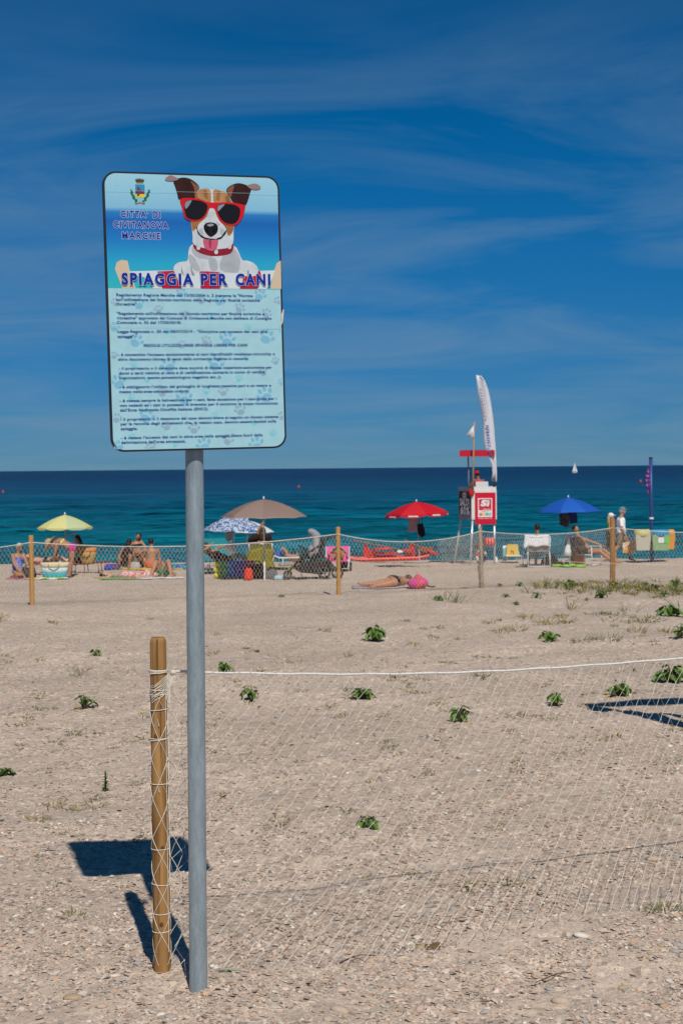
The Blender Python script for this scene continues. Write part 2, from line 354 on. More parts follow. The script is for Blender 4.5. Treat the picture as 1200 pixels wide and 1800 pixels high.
# ------------------------------------------------------------------ sea
SEAZ = CAMZ - 4.3
def make_sea():
    ys = np.concatenate([np.linspace(58, 150, 300, endpoint=False), np.geomspace(150, 600, 160, endpoint=False), np.geomspace(600, 26000, 30)])
    s = np.linspace(-1, 1, 161)
    yy, ss = np.meshgrid(ys, s, indexing='ij'); xx = ss * (70 + yy * 0.9)
    z = np.zeros_like(xx); fade = np.clip((600 - yy) / 400, 0, 1)
    g = np.random.default_rng(5)
    for i in range(26):
        lam = g.uniform(1.6, 7.0); a = R(90) + g.normal(0, 0.38); k = 2 * np.pi / lam; am = 0.011 * lam ** 0.9
        z += am * np.sin(k * (np.cos(a) * xx + np.sin(a) * yy) + g.uniform(0, 6.28)) * np.clip((45 * lam - yy) / (22 * lam) + .2, 0, 1)
    z *= fade
    v = np.stack([xx, yy, z + SEAZ], -1).reshape(-1, 3); ny, nx = xx.shape
    i = np.arange(ny * nx).reshape(ny, nx)
    f = np.stack([i[:-1, :-1], i[:-1, 1:], i[1:, 1:], i[1:, :-1]], -1).reshape(-1, 4)
    me = bpy.data.meshes.new('sea'); me.vertices.add(len(v)); me.vertices.foreach_set('co', v.ravel())
    me.loops.add(f.size); me.loops.foreach_set('vertex_index', f.ravel().astype(np.int32))
    me.polygons.add(len(f)); me.polygons.foreach_set('loop_start', np.arange(0, f.size, 4, dtype=np.int32))
    me.update(calc_edges=True); me.polygons.foreach_set('use_smooth', np.ones(len(f), bool))
    m, t, b = nodes_mat('sea_water')
    tcn = t.nodes.new('ShaderNodeTexCoord'); sp = t.nodes.new('ShaderNodeSeparateXYZ'); t.links.new(tcn.outputs['Object'], sp.inputs[0])
    lg = t.nodes.new('ShaderNodeMath'); lg.operation = 'LOGARITHM'; lg.inputs[1].default_value = 10; t.links.new(sp.outputs[1], lg.inputs[0])
    # sand bars and weed: uneven patches in the water's own colour
    mpn = t.nodes.new('ShaderNodeMapping'); mpn.inputs['Scale'].default_value = (0.012, 0.06, 1); t.links.new(tcn.outputs['Object'], mpn.inputs[0])
    nz = t.nodes.new('ShaderNodeTexNoise'); nz.inputs['Scale'].default_value = 1.0; nz.inputs['Detail'].default_value = 6; t.links.new(mpn.outputs[0], nz.inputs['Vector'])
    ma = t.nodes.new('ShaderNodeMath'); ma.operation = 'MULTIPLY_ADD'; ma.inputs[1].default_value = 0.5; t.links.new(nz.outputs[0], ma.inputs[0]); t.links.new(lg.outputs[0], ma.inputs[2])
    mr = t.nodes.new('ShaderNodeMapRange'); mr.inputs[1].default_value = 2.05; mr.inputs[2].default_value = 3.15; t.links.new(ma.outputs[0], mr.inputs[0])
    cr2 = t.nodes.new('ShaderNodeValToRGB'); e = cr2.color_ramp.elements
    ST = ((0.0, (.002, .135, .175)), (0.35, (.001, .100, .158)), (0.62, (.0004, .044, .105)), (1.0, (.0002, .012, .052)))
    while len(e) < len(ST): e.new(.5)
    for q, (p, c) in enumerate(ST): e[q].position = p; e[q].color = (*c, 1)
    t.links.new(mr.outputs[0], cr2.inputs[0]); mc_ = t.nodes.new('ShaderNodeMapping'); mc_.inputs['Scale'].default_value = (0.045, 0.13, 1); t.links.new(tcn.outputs['Object'], mc_.inputs[0])
    nc = t.nodes.new('ShaderNodeTexNoise'); nc.inputs['Scale'].default_value = 1; nc.inputs['Detail'].default_value = 12; nc.inputs['Roughness'].default_value = 0.72; t.links.new(mc_.outputs[0], nc.inputs['Vector'])
    mv = t.nodes.new('ShaderNodeMapRange'); mv.inputs[1].default_value = 0.36; mv.inputs[2].default_value = 0.64; mv.inputs[3].default_value = 0.55; mv.inputs[4].default_value = 1.42; t.links.new(nc.outputs[0], mv.inputs[0])  # light and dark of the wave slopes painted into the water colour
    mm = t.nodes.new('ShaderNodeMix'); mm.data_type = 'RGBA'; mm.blend_type = 'MULTIPLY'; mm.inputs[0].default_value = 1; t.links.new(cr2.outputs[0], mm.inputs[6]); t.links.new(mv.outputs[0], mm.inputs[7])
    t.links.new(mm.outputs[2], b.inputs['Base Color'])
    b.inputs['IOR'].default_value = 1.33; b.inputs['Roughness'].default_value = 0.25; b.inputs['Specular IOR Level'].default_value = 0.06
    hs_ = None
    for sc, dist, st in (((0.5, 1.5, 1), 0.8, 0.9), ((1.6, 4.5, 1), 0.2, 0.8), ((0.09, 0.3, 1), 3.5, 0.8)):
        mq = t.nodes.new('ShaderNodeMapping'); mq.inputs['Scale'].default_value = sc; t.links.new(tcn.outputs['Object'], mq.inputs[0])
        w = t.nodes.new('ShaderNodeTexNoise'); w.inputs['Scale'].default_value = 1; w.inputs['Detail'].default_value = 4; t.links.new(mq.outputs[0], w.inputs['Vector'])
        bp = t.nodes.new('ShaderNodeBump'); bp.inputs['Strength'].default_value = st; bp.inputs['Distance'].default_value = dist
        t.links.new(w.outputs[0], bp.inputs['Height'])
        if hs_: t.links.new(hs_.outputs[0], bp.inputs['Normal'])
        hs_ = bp
    t.links.new(hs_.outputs[0], b.inputs['Normal'])
    return tag(link('sea', me, m), 'teal to navy sea reaching the horizon', 'sea', kind='structure')
make_sea()

# ------------------------------------------------------------------ the notice sign
PB = Vector((-0.486, 4.835, 0)); PB.z = float(zg(PB.x, PB.y)) - 0.012                                   # foot of the pole
SIGN_D = 4.835
steel = mat('galvanised_steel', (.27, .335, .375), 0.40, 0.5, 0.36, 7.0, metal=0.30, bump=0.05, bscale=120)
def steel_nodes():
    t = steel.node_tree; nz = [n for n in t.nodes if n.bl_idname == 'ShaderNodeTexNoise'][0]
    mpn = t.nodes.new('ShaderNodeMapping'); mpn.inputs['Scale'].default_value = (1.6, 1.6, 0.35)
    tcn = [n for n in t.nodes if n.bl_idname == 'ShaderNodeTexCoord'][0]
    t.links.new(tcn.outputs['Object'], mpn.inputs[0]); t.links.new(mpn.outputs[0], nz.inputs['Vector'])
    nz.inputs['Roughness'].default_value = 0.8; nz.inputs['Scale'].default_value = 22
steel_nodes()
sign = thing('notice_sign', 'tall blue notice board with a dog picture on a grey steel pole', 'sign', PB)
YAW = R(17.5); TILT = R(1.1)
PR = 0.0296                                             # pole radius
PTOP = 2.58
pole = MB().tube([(0, 0, -0.35), (0, 0, 0.0), (0.004, 0, 0.9), (0.008, 0, 1.8), (0.012, 0, PTOP)], PR, 32).build('pole', steel, sign, True)
MB().lathe([(PR * 1.04, PTOP), (PR * 1.04, PTOP + .012), (PR * .7, PTOP + .02)], 24, (0.012, 0, 0)).build('pole_cap', mat('black_plastic', (.02, .02, .022), 0.5), sign, True)
# panel frame: x along the panel, z up, the face towards -y
PW, PH = 0.575, 0.886
corners = [(183, 304.5), (491.5, 313), (504.5, 785.5), (203.5, 794)]
def solve_h(src, dst):
    A = []; b = []
    for (x, y), (u, v) in zip(src, dst):
        A += [[x, y, 1, 0, 0, 0, -u * x, -u * y], [0, 0, 0, x, y, 1, -v * x, -v * y]]; b += [u, v]
    return np.append(np.linalg.solve(np.array(A), np.array(b)), 1).reshape(3, 3)
HM = solve_h(corners, [(-PW / 2, PH / 2), (PW / 2, PH / 2), (PW / 2, -PH / 2), (-PW / 2, -PH / 2)])
def S(px, py):
    """spot on the panel's artwork in metres from its centre"""
    q = HM @ np.array([px, py, 1.0]); return (q[0] / q[2], q[1] / q[2])
pr = Matrix.Rotation(YAW, 3, 'Z') @ Matrix.Rotation(-TILT, 3, 'Y')
nrm = pr @ Vector((0, -1, 0))
pc = pt(345.5, 549, SIGN_D) ; pc = pt(345.5, 549, SIGN_D + nrm.y * (PR + 0.03))
def rrect(w, h, r, n=8):
    out = []
    for cx_, cz_, a0 in ((w / 2 - r, h / 2 - r, 0), (-w / 2 + r, h / 2 - r, 90), (-w / 2 + r, -h / 2 + r, 180), (w / 2 - r, -h / 2 + r, 270)):
        for k in range(n + 1):
            a = R(a0 + 90 * k / n); out.append((cx_ + r * math.cos(a), cz_ + r * math.sin(a)))
    return out
def dots(m, dark=0.72, sc=230):
    """the honeycomb of reflective sheeting: a fine grain in the print"""
    t = m.node_tree; b = t.nodes['Principled BSDF']
    src = b.inputs['Base Color'].links[0].from_socket
    tcn = t.nodes.new('ShaderNodeTexCoord'); v = t.nodes.new('ShaderNodeTexVoronoi'); v.inputs['Scale'].default_value = sc; v.inputs['Randomness'].default_value = 0.0
    mq = t.nodes.new('ShaderNodeMapping'); mq.inputs['Scale'].default_value = (1, 0, 1); mq.inputs['Rotation'].default_value = (0, R(45), 0)
    t.links.new(tcn.outputs['Object'], mq.inputs[0]); t.links.new(mq.outputs[0], v.inputs['Vector'])
    mr = t.nodes.new('ShaderNodeMapRange'); mr.inputs[1].default_value = 0.30; mr.inputs[2].default_value = 0.60; mr.inputs[3].default_value = 1.0; mr.inputs[4].default_value = dark
    t.links.new(v.outputs['Distance'], mr.inputs[0])
    mu = t.nodes.new('ShaderNodeMix'); mu.data_type = 'RGBA'; mu.blend_type = 'MULTIPLY'; mu.inputs[0].default_value = 1
    t.links.new(src, mu.inputs[6]); t.links.new(mr.outputs[0], mu.inputs[7]); t.links.new(mu.outputs[2], b.inputs['Base Color'])
    return m
INKS = {}
def ink(name, col, dot=True, var=0.03):
    if name not in INKS:
        m = mat('print_' + name, col, 0.55, 0.14, var, 30.0)
        INKS[name] = dots(m) if dot else m
    return INKS[name]
panel = MB().prism(rrect(PW, PH, .042), 0.0, 0.018).build('panel', mat('panel_edge_black', (.012, .014, .016), 0.45), sign)
panel.matrix_local = Matrix.Translation(pc - PB) @ pr.to_4x4()
LAY = [0]
def art(poly, m, layer, name, parent=None):
    return MB().sheet(poly, -0.00022 * layer).build(name, m, panel if parent is None else parent, fix=False)
pale = ink('pale_blue', (.35, .615, .70), var=0.05)
art(rrect(PW - .012, PH - .012, .037), pale, 1, 'printed_face')
def grad_ink(name, stops, axis, lo, hi):
    m, t, b = nodes_mat('print_' + name)
    tcn = t.nodes.new('ShaderNodeTexCoord'); sp = t.nodes.new('ShaderNodeSeparateXYZ'); t.links.new(tcn.outputs['Object'], sp.inputs[0])
    mr = t.nodes.new('ShaderNodeMapRange'); mr.inputs[1].default_value = lo; mr.inputs[2].default_value = hi; t.links.new(sp.outputs[axis], mr.inputs[0])
    r = t.nodes.new('ShaderNodeValToRGB'); e = r.color_ramp.elements
    while len(e) < len(stops): e.new(.5)
    for i, (p, c) in enumerate(stops): e[i].position = p; e[i].color = (*c, 1)
    t.links.new(mr.outputs[0], r.inputs[0]); t.links.new(r.outputs[0], b.inputs['Base Color'])
    b.inputs['Roughness'].default_value = 0.55; b.inputs['Specular IOR Level'].default_value = 0.14
    return dots(m)
# the photograph printed in the upper part: pale sky, blue sea running to turquoise
zt = PH / 2 - .006; zb = S(345, 511)[1]; zs = S(345, 377)[1]
k0 = (zs - zb) / (zt - zb)
top = [p for p in rrect(PW - .012, PH - .012, .037) if p[1] > 0.2]
seapic = grad_ink('sea_picture', [(0.0, (.03, .46, .52)), (0.22, (.02, .37, .60)), (0.42, (.012, .20, .55)), (k0 - .09, (.008, .13, .46)), (k0 - .012, (.02, .20, .54)), (k0 + .03, (.22, .50, .70)), (1.0, (.33, .62, .74))], 2, zb, zt)
art(top + [(-PW / 2 + .006, zb), (PW / 2 - .006, zb)], seapic, 2, 'sea_picture')
Z7 = lambda pts: [S(280 + x / 6.316, 300 + y / 6.316) for x, y in pts]
Z1 = lambda pts: [S(170 + x / 3.4286, 290 + y / 3.4286) for x, y in pts]
Z2 = lambda pts: [S(170 + x / 3.4286, 500 + y / 3.4286) for x, y in pts]
Z6 = lambda pts: [S(200 + x / 8.0, 300 + y / 8.0) for x, y in pts]
def smooth(pts, k=3):
    """closed outline with its corners rounded off"""
    n = len(pts); out = []
    for i in range(n):
        p0, p1, p2, p3 = (Vector((*pts[(i + j - 1) % n],)) for j in range(4))
        for s in range(k):
            t = s / k
            q = 0.5 * ((2 * p1) + (p2 - p0) * t + (2 * p0 - 5 * p1 + 4 * p2 - p3) * t * t + (3 * p1 - p0 - 3 * p2 + p3) * t ** 3)
            out.append((q.x, q.y))
    return out
def ell(cx_, cy_, rx, ry, n=18, a=0):
    return [(cx_ + rx * math.cos(t) * math.cos(a) - ry * math.sin(t) * math.sin(a), cy_ + rx * math.cos(t) * math.sin(a) + ry * math.sin(t) * math.cos(a)) for t in [2 * math.pi * i / n for i in range(n)]]
def pic(zf, pts, inkm, layer, name, sm=True): return art(zf(smooth(pts) if sm else pts), inkm, layer, name)
# deck chair in the picture
wood_i = ink('beige', (.62, .50, .36)); stripe_w = ink('white', (.62, .70, .74)); stripe_r = ink('crimson', (.50, .012, .05))
pic(Z1, [(125, 640), (135, 600), (165, 586), (200, 592), (215, 660), (250, 756), (170, 756)], wood_i, 3, 'chair_post_picture', False)
pic(Z1, [(1075, 640), (1090, 600), (1113, 586), (1116, 756), (1050, 756)], wood_i, 3, 'chair_post_picture', False)
pic(Z1, [(205, 655), (380, 650), (700, 645), (1000, 648), (1078, 645), (1060, 700), (1030, 757), (355, 757), (300, 690), (215, 672)], stripe_w, 4, 'chair_cloth_picture', False)
for a in ([(378, 655), (475, 650), (525, 757), (408, 757)], [(628, 648), (748, 648), (752, 757), (636, 757)], [(905, 648), (990, 650), (1000, 690), (975, 757), (868, 757)]):
    pic(Z1, a, stripe_r, 5, 'cloth_stripe_picture', False)
# the dog
D_w = ink('fur_white', (.56, .62, .66), var=.16); D_t = ink('fur_tan', (.44, .23, .10), var=.3); D_b = ink('fur_brown', (.035, .010, .009), var=.5); D_k = ink('black', (.006, .006, .012)); D_g = ink('fur_grey', (.28, .30, .34))
D_r = ink('red', (.62, .008, .018)); D_p = ink('pink', (.56, .10, .18)); D_c = ink('collar', (.26, .012, .03))
pic(Z7, [(385, 840), (340, 930), (330, 1020), (240, 1040), (190, 1075), (180, 1130), (220, 1185), (330, 1190), (480, 1140), (700, 1150), (880, 1150), (960, 1190), (1080, 1185), (1105, 1110), (1060, 1050), (990, 1020), (930, 1010), (890, 920), (830, 850), (600, 800)], D_w, 6, 'dog_body_picture')
pic(Z7, [(720, 960), (830, 890), (900, 970), (905, 1090), (870, 1150), (690, 1120)], ink('fur_shade', (.40, .44, .49), var=.15), 7, 'dog_shade_picture')
for a in ([(395, 860), (470, 940), (600, 975), (560, 1010), (430, 980), (380, 920)], [(350, 950), (420, 1010), (470, 1130), (400, 1120), (350, 1040)], [(560, 1010), (640, 1000), (660, 1120), (590, 1130)]):
    pic(Z7, a, INKS['fur_shade'], 7, 'dog_shade_picture')
pic(Z7, [(365, 1060), (385, 1130), (410, 1185), (375, 1170)], D_g, 8, 'paw_crease_picture')
pic(Z7, [(265, 1075), (275, 1130), (290, 1180), (262, 1150)], D_g, 8, 'paw_crease_picture')
pic(Z7, [(985, 1150), (1000, 1120), (1010, 1180), (995, 1190)], D_g, 8, 'paw_crease_picture')
pic(Z7, [(390, 830), (430, 860), (600, 900), (760, 880), (830, 820), (828, 905), (770, 955), (600, 972), (470, 940), (405, 890)], D_c, 8, 'dog_collar_picture')
for x, y in ((450, 880), (645, 925), (792, 868)): pic(Z7, ell(x, y, 22, 26, 8), D_w, 9, 'collar_stud_picture', False)
pic(Z7, [(400, 300), (455, 235), (590, 228), (700, 245), (760, 270), (800, 350), (845, 560), (835, 700), (828, 830), (770, 880), (690, 890), (600, 900), (500, 880), (395, 840), (385, 740), (365, 600), (370, 450)], D_w, 10, 'dog_head_picture')
pic(Z7, [(400, 310), (455, 238), (570, 230), (585, 360), (560, 480), (500, 620), (430, 660), (385, 700), (365, 600), (375, 430)], D_t, 11, 'fur_patch_picture')
pic(Z7, [(615, 238), (700, 248), (765, 275), (810, 380), (845, 560), (830, 690), (780, 750), (745, 660), (690, 600), (650, 480), (615, 370)], D_t, 11, 'fur_patch_picture')
D_t2 = ink('fur_tan_dark', (.30, .135, .05), var=.35)
for a in ([(400, 320), (425, 270), (445, 320), (470, 345), (400, 345)], [(370, 560), (450, 590), (500, 600), (440, 640), (390, 680)], [(770, 290), (800, 350), (815, 385), (760, 375), (745, 320)], [(720, 610), (800, 630), (840, 600), (830, 680), (785, 735), (750, 660)], [(500, 250), (540, 245), (550, 330), (520, 330)], [(650, 260), (690, 262), (680, 350), (650, 350)]):
    pic(Z7, a, D_t2, 11.5, 'fur_patch_picture')
for a in ([(450, 690), (490, 660), (500, 740), (470, 740)], [(690, 650), (735, 690), (720, 740), (690, 730)], [(500, 640), (520, 600), (540, 600), (515, 650)], [(640, 580), (690, 620), (670, 640)]):
    pic(Z7, a, INKS['fur_shade'], 12.5, 'muzzle_shade_picture')
pic(Z7, [(440, 640), (520, 560), (580, 520), (660, 570), (740, 650), (760, 730), (690, 790), (600, 800), (500, 780), (450, 720)], D_w, 12, 'muzzle_picture')
pic(Z7, [(172, 140), (230, 108), (310, 102), (390, 135), (455, 200), (440, 240), (410, 290), (395, 345), (240, 345), (215, 280), (190, 200)], D_b, 12, 'dog_ear_picture')
pic(Z7, [(78, 125), (100, 95), (140, 76), (190, 95), (225, 118), (180, 138), (110, 138)], ink('ear_tip', (.30, .19, .19)), 13, 'ear_tip_picture')
pic(Z7, [(360, 140), (420, 180), (455, 205), (430, 250), (405, 300), (400, 220)], ink('ear_light', (.24, .09, .05)), 13, 'ear_light_picture')
pic(Z7, [(755, 240), (790, 195), (870, 162), (950, 172), (1025, 215), (1015, 270), (970, 400), (900, 390), (830, 370), (790, 300)], D_b, 12, 'dog_ear_picture')
pic(Z7, [(985, 188), (1060, 165), (1110, 180), (1132, 215), (1090, 232), (1030, 225)], INKS['ear_tip'], 13, 'ear_tip_picture')
pic(Z7, [(765, 240), (800, 200), (840, 190), (820, 260), (800, 320)], INKS['ear_light'], 13, 'ear_light_picture')
for poly in ([(425, 655), (440, 720), (480, 765), (520, 785), (580, 790), (580, 778), (520, 765), (470, 735), (440, 690), (435, 650)], [(580, 778), (640, 780), (700, 755), (745, 690), (765, 680), (745, 730), (700, 780), (640, 800), (580, 792)]):
    pic(Z7, poly, D_k, 13, 'mouth_picture', False)
pic(Z7, [(502, 785), (580, 795), (662, 790), (655, 870), (625, 912), (570, 912), (520, 880)], D_p, 14, 'tongue_picture')
pic(Z7, [(560, 800), (590, 800), (585, 880), (570, 880)], ink('tongue_dark', (.36, .04, .1)), 15, 'tongue_line_picture')
pic(Z7, [(505, 650), (530, 610), (580, 598), (640, 612), (663, 655), (650, 715), (600, 755), (570, 755), (525, 710)], D_k, 14, 'nose_picture')
pic(Z7, [(540, 630), (580, 612), (620, 625), (580, 645)], D_g, 15, 'nose_light_picture')
for x in (543, 618): pic(Z7, ell(x, 690, 16, 20, 10), ink('nostril', (.001, .001, .002)), 16, 'nostril_picture', False)
# sunglasses
pic(Z7, [(245, 345), (330, 328), (460, 340), (560, 375), (680, 378), (800, 375), (950, 405), (958, 450), (940, 530), (900, 590), (850, 630), (760, 625), (690, 590), (650, 520), (625, 450), (595, 435), (560, 450), (530, 520), (480, 575), (400, 588), (330, 570), (290, 530), (270, 440)], D_r, 17, 'sunglasses_picture')
for a in ([(292, 420), (305, 370), (370, 350), (470, 360), (540, 400), (545, 450), (515, 520), (460, 565), (390, 572), (325, 550), (300, 500)], [(648, 440), (665, 405), (740, 392), (840, 402), (900, 440), (905, 500), (885, 570), (840, 612), (770, 612), (710, 580), (670, 520)]):
    pic(Z7, a, D_k, 18, 'lens_picture')
pic(Z7, [(297, 410), (310, 372), (370, 355), (350, 400), (310, 450)], ink('glint', (.22, .27, .34)), 19, 'lens_glint_picture')
pic(Z7, [(655, 440), (670, 410), (735, 398), (700, 440), (665, 475)], INKS['glint'], 19, 'lens_glint_picture')
# town crest
C_g = ink('crest_gold', (.38, .27, .05)); C_gr = ink('crest_green', (.02, .16, .05)); C_dk = ink('crest_dark', (.06, .06, .035))
pic(Z6, [(325, 225), (455, 228), (458, 365), (328, 362)], ink('crest_blue', (.02, .28, .55)), 3, 'crest_shield_picture', False)
pic(Z6, [(328, 320), (345, 310), (365, 325), (380, 315), (405, 310), (425, 322), (450, 305), (457, 365), (330, 362)], ink('crest_navy', (.02, .05, .26)), 4, 'crest_city_picture', False)
pic(Z6, [(405, 330), (450, 305), (452, 358), (408, 358)], ink('crest_red', (.36, .02, .04)), 5, 'crest_city_picture', False)
pic(Z6, [(330, 362), (458, 364), (459, 408), (395, 412), (332, 404)], ink('crest_yellow', (.72, .60, .03)), 5, 'crest_field_picture', False)
pic(Z6, [(352, 300), (350, 262), (365, 250), (376, 272), (400, 288), (402, 302), (382, 305), (386, 388), (350, 390)], ink('crest_brown', (.20, .05, .02)), 6, 'crest_figure_picture', False)
pic(Z6, [(318, 150), (332, 162), (340, 138), (352, 160), (366, 135), (375, 158), (385, 132), (396, 158), (408, 138), (418, 162), (436, 142), (440, 165), (456, 155), (440, 200), (430, 218), (345, 216), (332, 190)], C_dk, 3, 'crest_crown_picture', False)
pic(Z6, [(336, 198), (440, 200), (432, 217), (344, 216)], C_g, 4, 'crest_crown_band_picture', False)
for i in range(9):
    a = i / 8
    pic(Z6, ell(272 + 70 * a ** 1.6 + 8 * math.sin(i * 2), 315 + 150 * a, 22, 13, 8, R(60 - 90 * a)), C_gr, 5, 'crest_leaf_picture', False)
    pic(Z6, ell(515 - 70 * a ** 1.6 + 8 * math.sin(i * 2), 315 + 150 * a, 22, 13, 8, R(120 + 90 * a)), C_gr, 5, 'crest_leaf_picture', False)
pic(Z6, [(320, 490), (390, 478), (465, 490), (455, 512), (392, 492), (335, 512)], ink('crest_ribbon', (.26, .16, .10)), 6, 'crest_ribbon_picture', False)

def text_mesh(s, size=1.0, offset=0.0, res=3, gap=1.12):
    cu = bpy.data.curves.new('text', 'FONT'); cu.body = s; cu.size = size; cu.offset = offset; cu.space_character = gap; cu.resolution_u = res
    o = bpy.data.objects.new('text', cu); COL.objects.link(o)
    bpy.context.view_layer.update()
    me = bpy.data.meshes.new_from_object(o.evaluated_get(bpy.context.evaluated_depsgraph_get()))
    bpy.data.objects.remove(o); bpy.data.curves.remove(cu)
    me.materials.clear()
    return me
def lettering(s, x0, x1, zbase, cap, m, y, name, parent, offset=0.0, skew=0.0, ref=None, gap=1.12):
    """words fitted between x0 and x1 with their baseline at z, facing -y"""
    me = text_mesh(s, 1.0, offset, 3, gap)
    n = len(me.vertices); co = np.empty(n * 3); me.vertices.foreach_get('co', co); co = co.reshape(-1, 3)
    if ref is None:
        lo, hi = co[:, 0].min(), co[:, 0].max(); ch = 0.70
    else: lo, hi = ref; ch = 0.70
    kx = (x1 - x0) / (hi - lo); kz = cap / ch
    out = np.empty_like(co); out[:, 0] = x0 + (co[:, 0] - lo) * kx + co[:, 1] * kz * skew; out[:, 2] = zbase + co[:, 1] * kz; out[:, 1] = y
    me.vertices.foreach_set('co', out.ravel()); me.update()
    o = link(name, me, m, parent)
    return o, (lo, hi)
navy = ink('navy', (.005, .022, .27), dot=False); white_i = ink('outline_white', (.62, .68, .74)); 
for s, zx0, zx1, zy, ch in (("CITTA' DI", 115, 690, 690, 95), ("CIVITANOVA", 18, 800, 840, 95), ("MARCHE", 142, 690, 992, 95)):
    a = Z6([(zx0 + 8, zy)])[0]; b_ = Z6([(zx1 - 8, zy)])[0]; t_ = Z6([(zx0, zy - ch)])[0]
    cap = t_[1] - a[1]; zb_ = (a[1] + b_[1]) / 2
    o, ref = lettering(s, a[0], b_[0], zb_, cap * .94, navy, -0.00022 * 4, 'town_name', panel, 0.034, gap=1.3)
    lettering(s, a[0], b_[0], zb_, cap * .94, white_i, -0.00022 * 3, 'town_name_outline', panel, 0.072, ref=ref, gap=1.3)
for word, wx0, wx1 in (('SPIAGGIA', 165, 592), ('PER', 636, 796), ('CANI', 843, 1050)):
  ta, tb = Z1([(wx0, 733)])[0], Z1([(wx1, 735)])[0]
  o, ref = lettering(word, ta[0], tb[0], (ta[1] + tb[1]) / 2, .0345, navy, -0.00022 * 21, 'title', panel, 0.05, gap=1.3)
  lettering(word, ta[0], tb[0], (ta[1] + tb[1]) / 2, .0345, white_i, -0.00022 * 20, 'title_outline', panel, 0.072, ref=ref, gap=1.3)
body_ink = ink('body_blue', (.004, .035, .20), dot=False)
LINES = [('Regolamento Regione Marche del 13/05/2004 n. 2 inerente le "Norme', 135, 945, 76), ("sull'utilizzazione del litorale marittimo della Regione per finalità turistiche", 135, 988, 104), ('ricreative"', 137, 255, 131),
 ('"Regolamento sull\'utilizzazione del litorale marittimo per finalità turistiche e', 138, 1015, 187), ('ricreative" approvato dal Comune di Civitanova Marche con delibera di Consiglio', 140, 1058, 214), ('Comunale n. 32 del 17/05/2018;', 140, 520, 241),
 ('Legge Regionale n. 20 del 08/07/2019 - "Disciplina per accesso dei cani alle', 143, 1030, 295), ('spiagge";', 145, 250, 324), ('REGOLE UTILIZZO AREE SPIAGGE LIBERE PER CANI', 300, 915, 377),
 ("- è consentito l'accesso esclusivamente ai cani identificabili mediante microchip o", 148, 1078, 432), ('altro documento idoneo ai sensi della normativa vigente in materia;', 150, 920, 460),
 ('- il proprietario o il detentore deve munirsi di idonea copertura assicurativa per', 152, 1060, 514), ('danni a terzi relativa al cane e di certificazione sanitaria in corso di validità', 155, 1018, 542), ('(vaccinazioni, esame parassitologico negativo etc..);', 157, 758, 570),
 ("- è obbligatorio l'utilizzo del guinzaglio di lunghezza massima pari a un metro e", 158, 1055, 624), ('mezzo nelle aree attrezzate comuni;', 158, 570, 652),
 ('- è vietata sempre la balneazione per i cani, fatta eccezione per i cani-guida per i', 160, 1088, 705), ('non vedenti ed i cani in possesso di brevetto per il soccorso in acqua riconosciuto', 162, 1095, 733), ("dall'Ente Nazionale Cinofilia Italiana (ENCI).", 162, 685, 761),
 ('- il proprietario o il detentore del cane devono avere al seguito un idoneo sistema', 165, 1096, 815), ('per la raccolta degli escrementi che, in nessun caso, devono essere lasciati sulla', 167, 1085, 842), ('spiaggia;', 168, 265, 870),
 ("- è vietato l'accesso dei cani in altre aree della spiaggia libera fuori dalla", 170, 1005, 924), ("delimitazione dell'area attrezzata.", 172, 552, 951)]
for s, xa, xb, yc in LINES:
    a = Z2([(xa, yc + 8)])[0]; b_ = Z2([(xb, yc + 8)])[0]
    lettering(s, a[0], b_[0], a[1], .0088, body_ink, -0.00022 * 4, 'text_line', panel, 0.032)
P_b = ink('paw_blue', (.20, .48, .66)); P_g = ink('paw_lilac', (.28, .43, .55)); P_t = ink('paw_turquoise', (.20, .58, .68))
def paw(x, y, s, m, rot):
    c, sn = math.cos(rot), math.sin(rot); mb = MB()
    def e(dx_, dy_, rx, ry, a): 
        q = ell(0, 0, rx * s, ry * s, 12, a); q = [(p[0] + dx_ * s, p[1] + dy_ * s) for p in q]
        q = [(x + p[0] * c - p[1] * sn, y + p[0] * sn + p[1] * c) for p in q]
        mb.sheet([(max(-PW / 2 + .009, min(PW / 2 - .009, a)), max(-PH / 2 + .009, b2)) for a, b2 in Z2(q)], -0.00022 * 2)
    e(0, .25, .34, .27, 0)
    for dx_, dy_, a in ((-.42, -.05, -.5), (-.15, -.32, -.15), (.18, -.32, .15), (.45, -.03, .5)): e(dx_, dy_, .12, .18, a)
    mb.build('paw_print', m, panel, fix=False)
for lst, m, k in (([(265, 125, 60), (990, 70, 60), (750, 105, 55), (520, 60, 50), (255, 345, 70), (795, 335, 75), (1030, 320, 75), (150, 590, 75), (445, 490, 75), (725, 480, 78), (540, 680, 75), (1015, 665, 80), (320, 790, 75), (655, 960, 72), (965, 955, 72), (155, 970, 55), (125, 265, 50), (1118, 590, 40)], P_b, 1),
                  ([(385, 160, 44), (640, 105, 44), (870, 150, 50), (1098, 105, 44), (1030, 180, 48), (545, 190, 42), (130, 118, 44), (670, 345, 50), (525, 370, 44), (122, 435, 38), (1080, 465, 40), (410, 650, 50), (770, 645, 50), (1005, 530, 44), (870, 755, 56), (435, 850, 50), (600, 865, 56), (142, 805, 50), (800, 930, 54), (345, 975, 52), (1115, 790, 44)], P_g, 2),
                  ([(690, 205, 34), (440, 290, 34), (920, 265, 32), (320, 580, 32), (865, 570, 36), (670, 645, 36), (240, 490, 34), (230, 680, 34), (720, 790, 36), (955, 830, 32), (1065, 890, 36), (235, 915, 32), (490, 960, 32), (590, 535, 30), (1118, 285, 32), (905, 445, 30)], P_t, 3)):
    for i, (x, y, s) in enumerate(lst): paw(x, y, s * 1.15, m, random.uniform(-.6, .6))
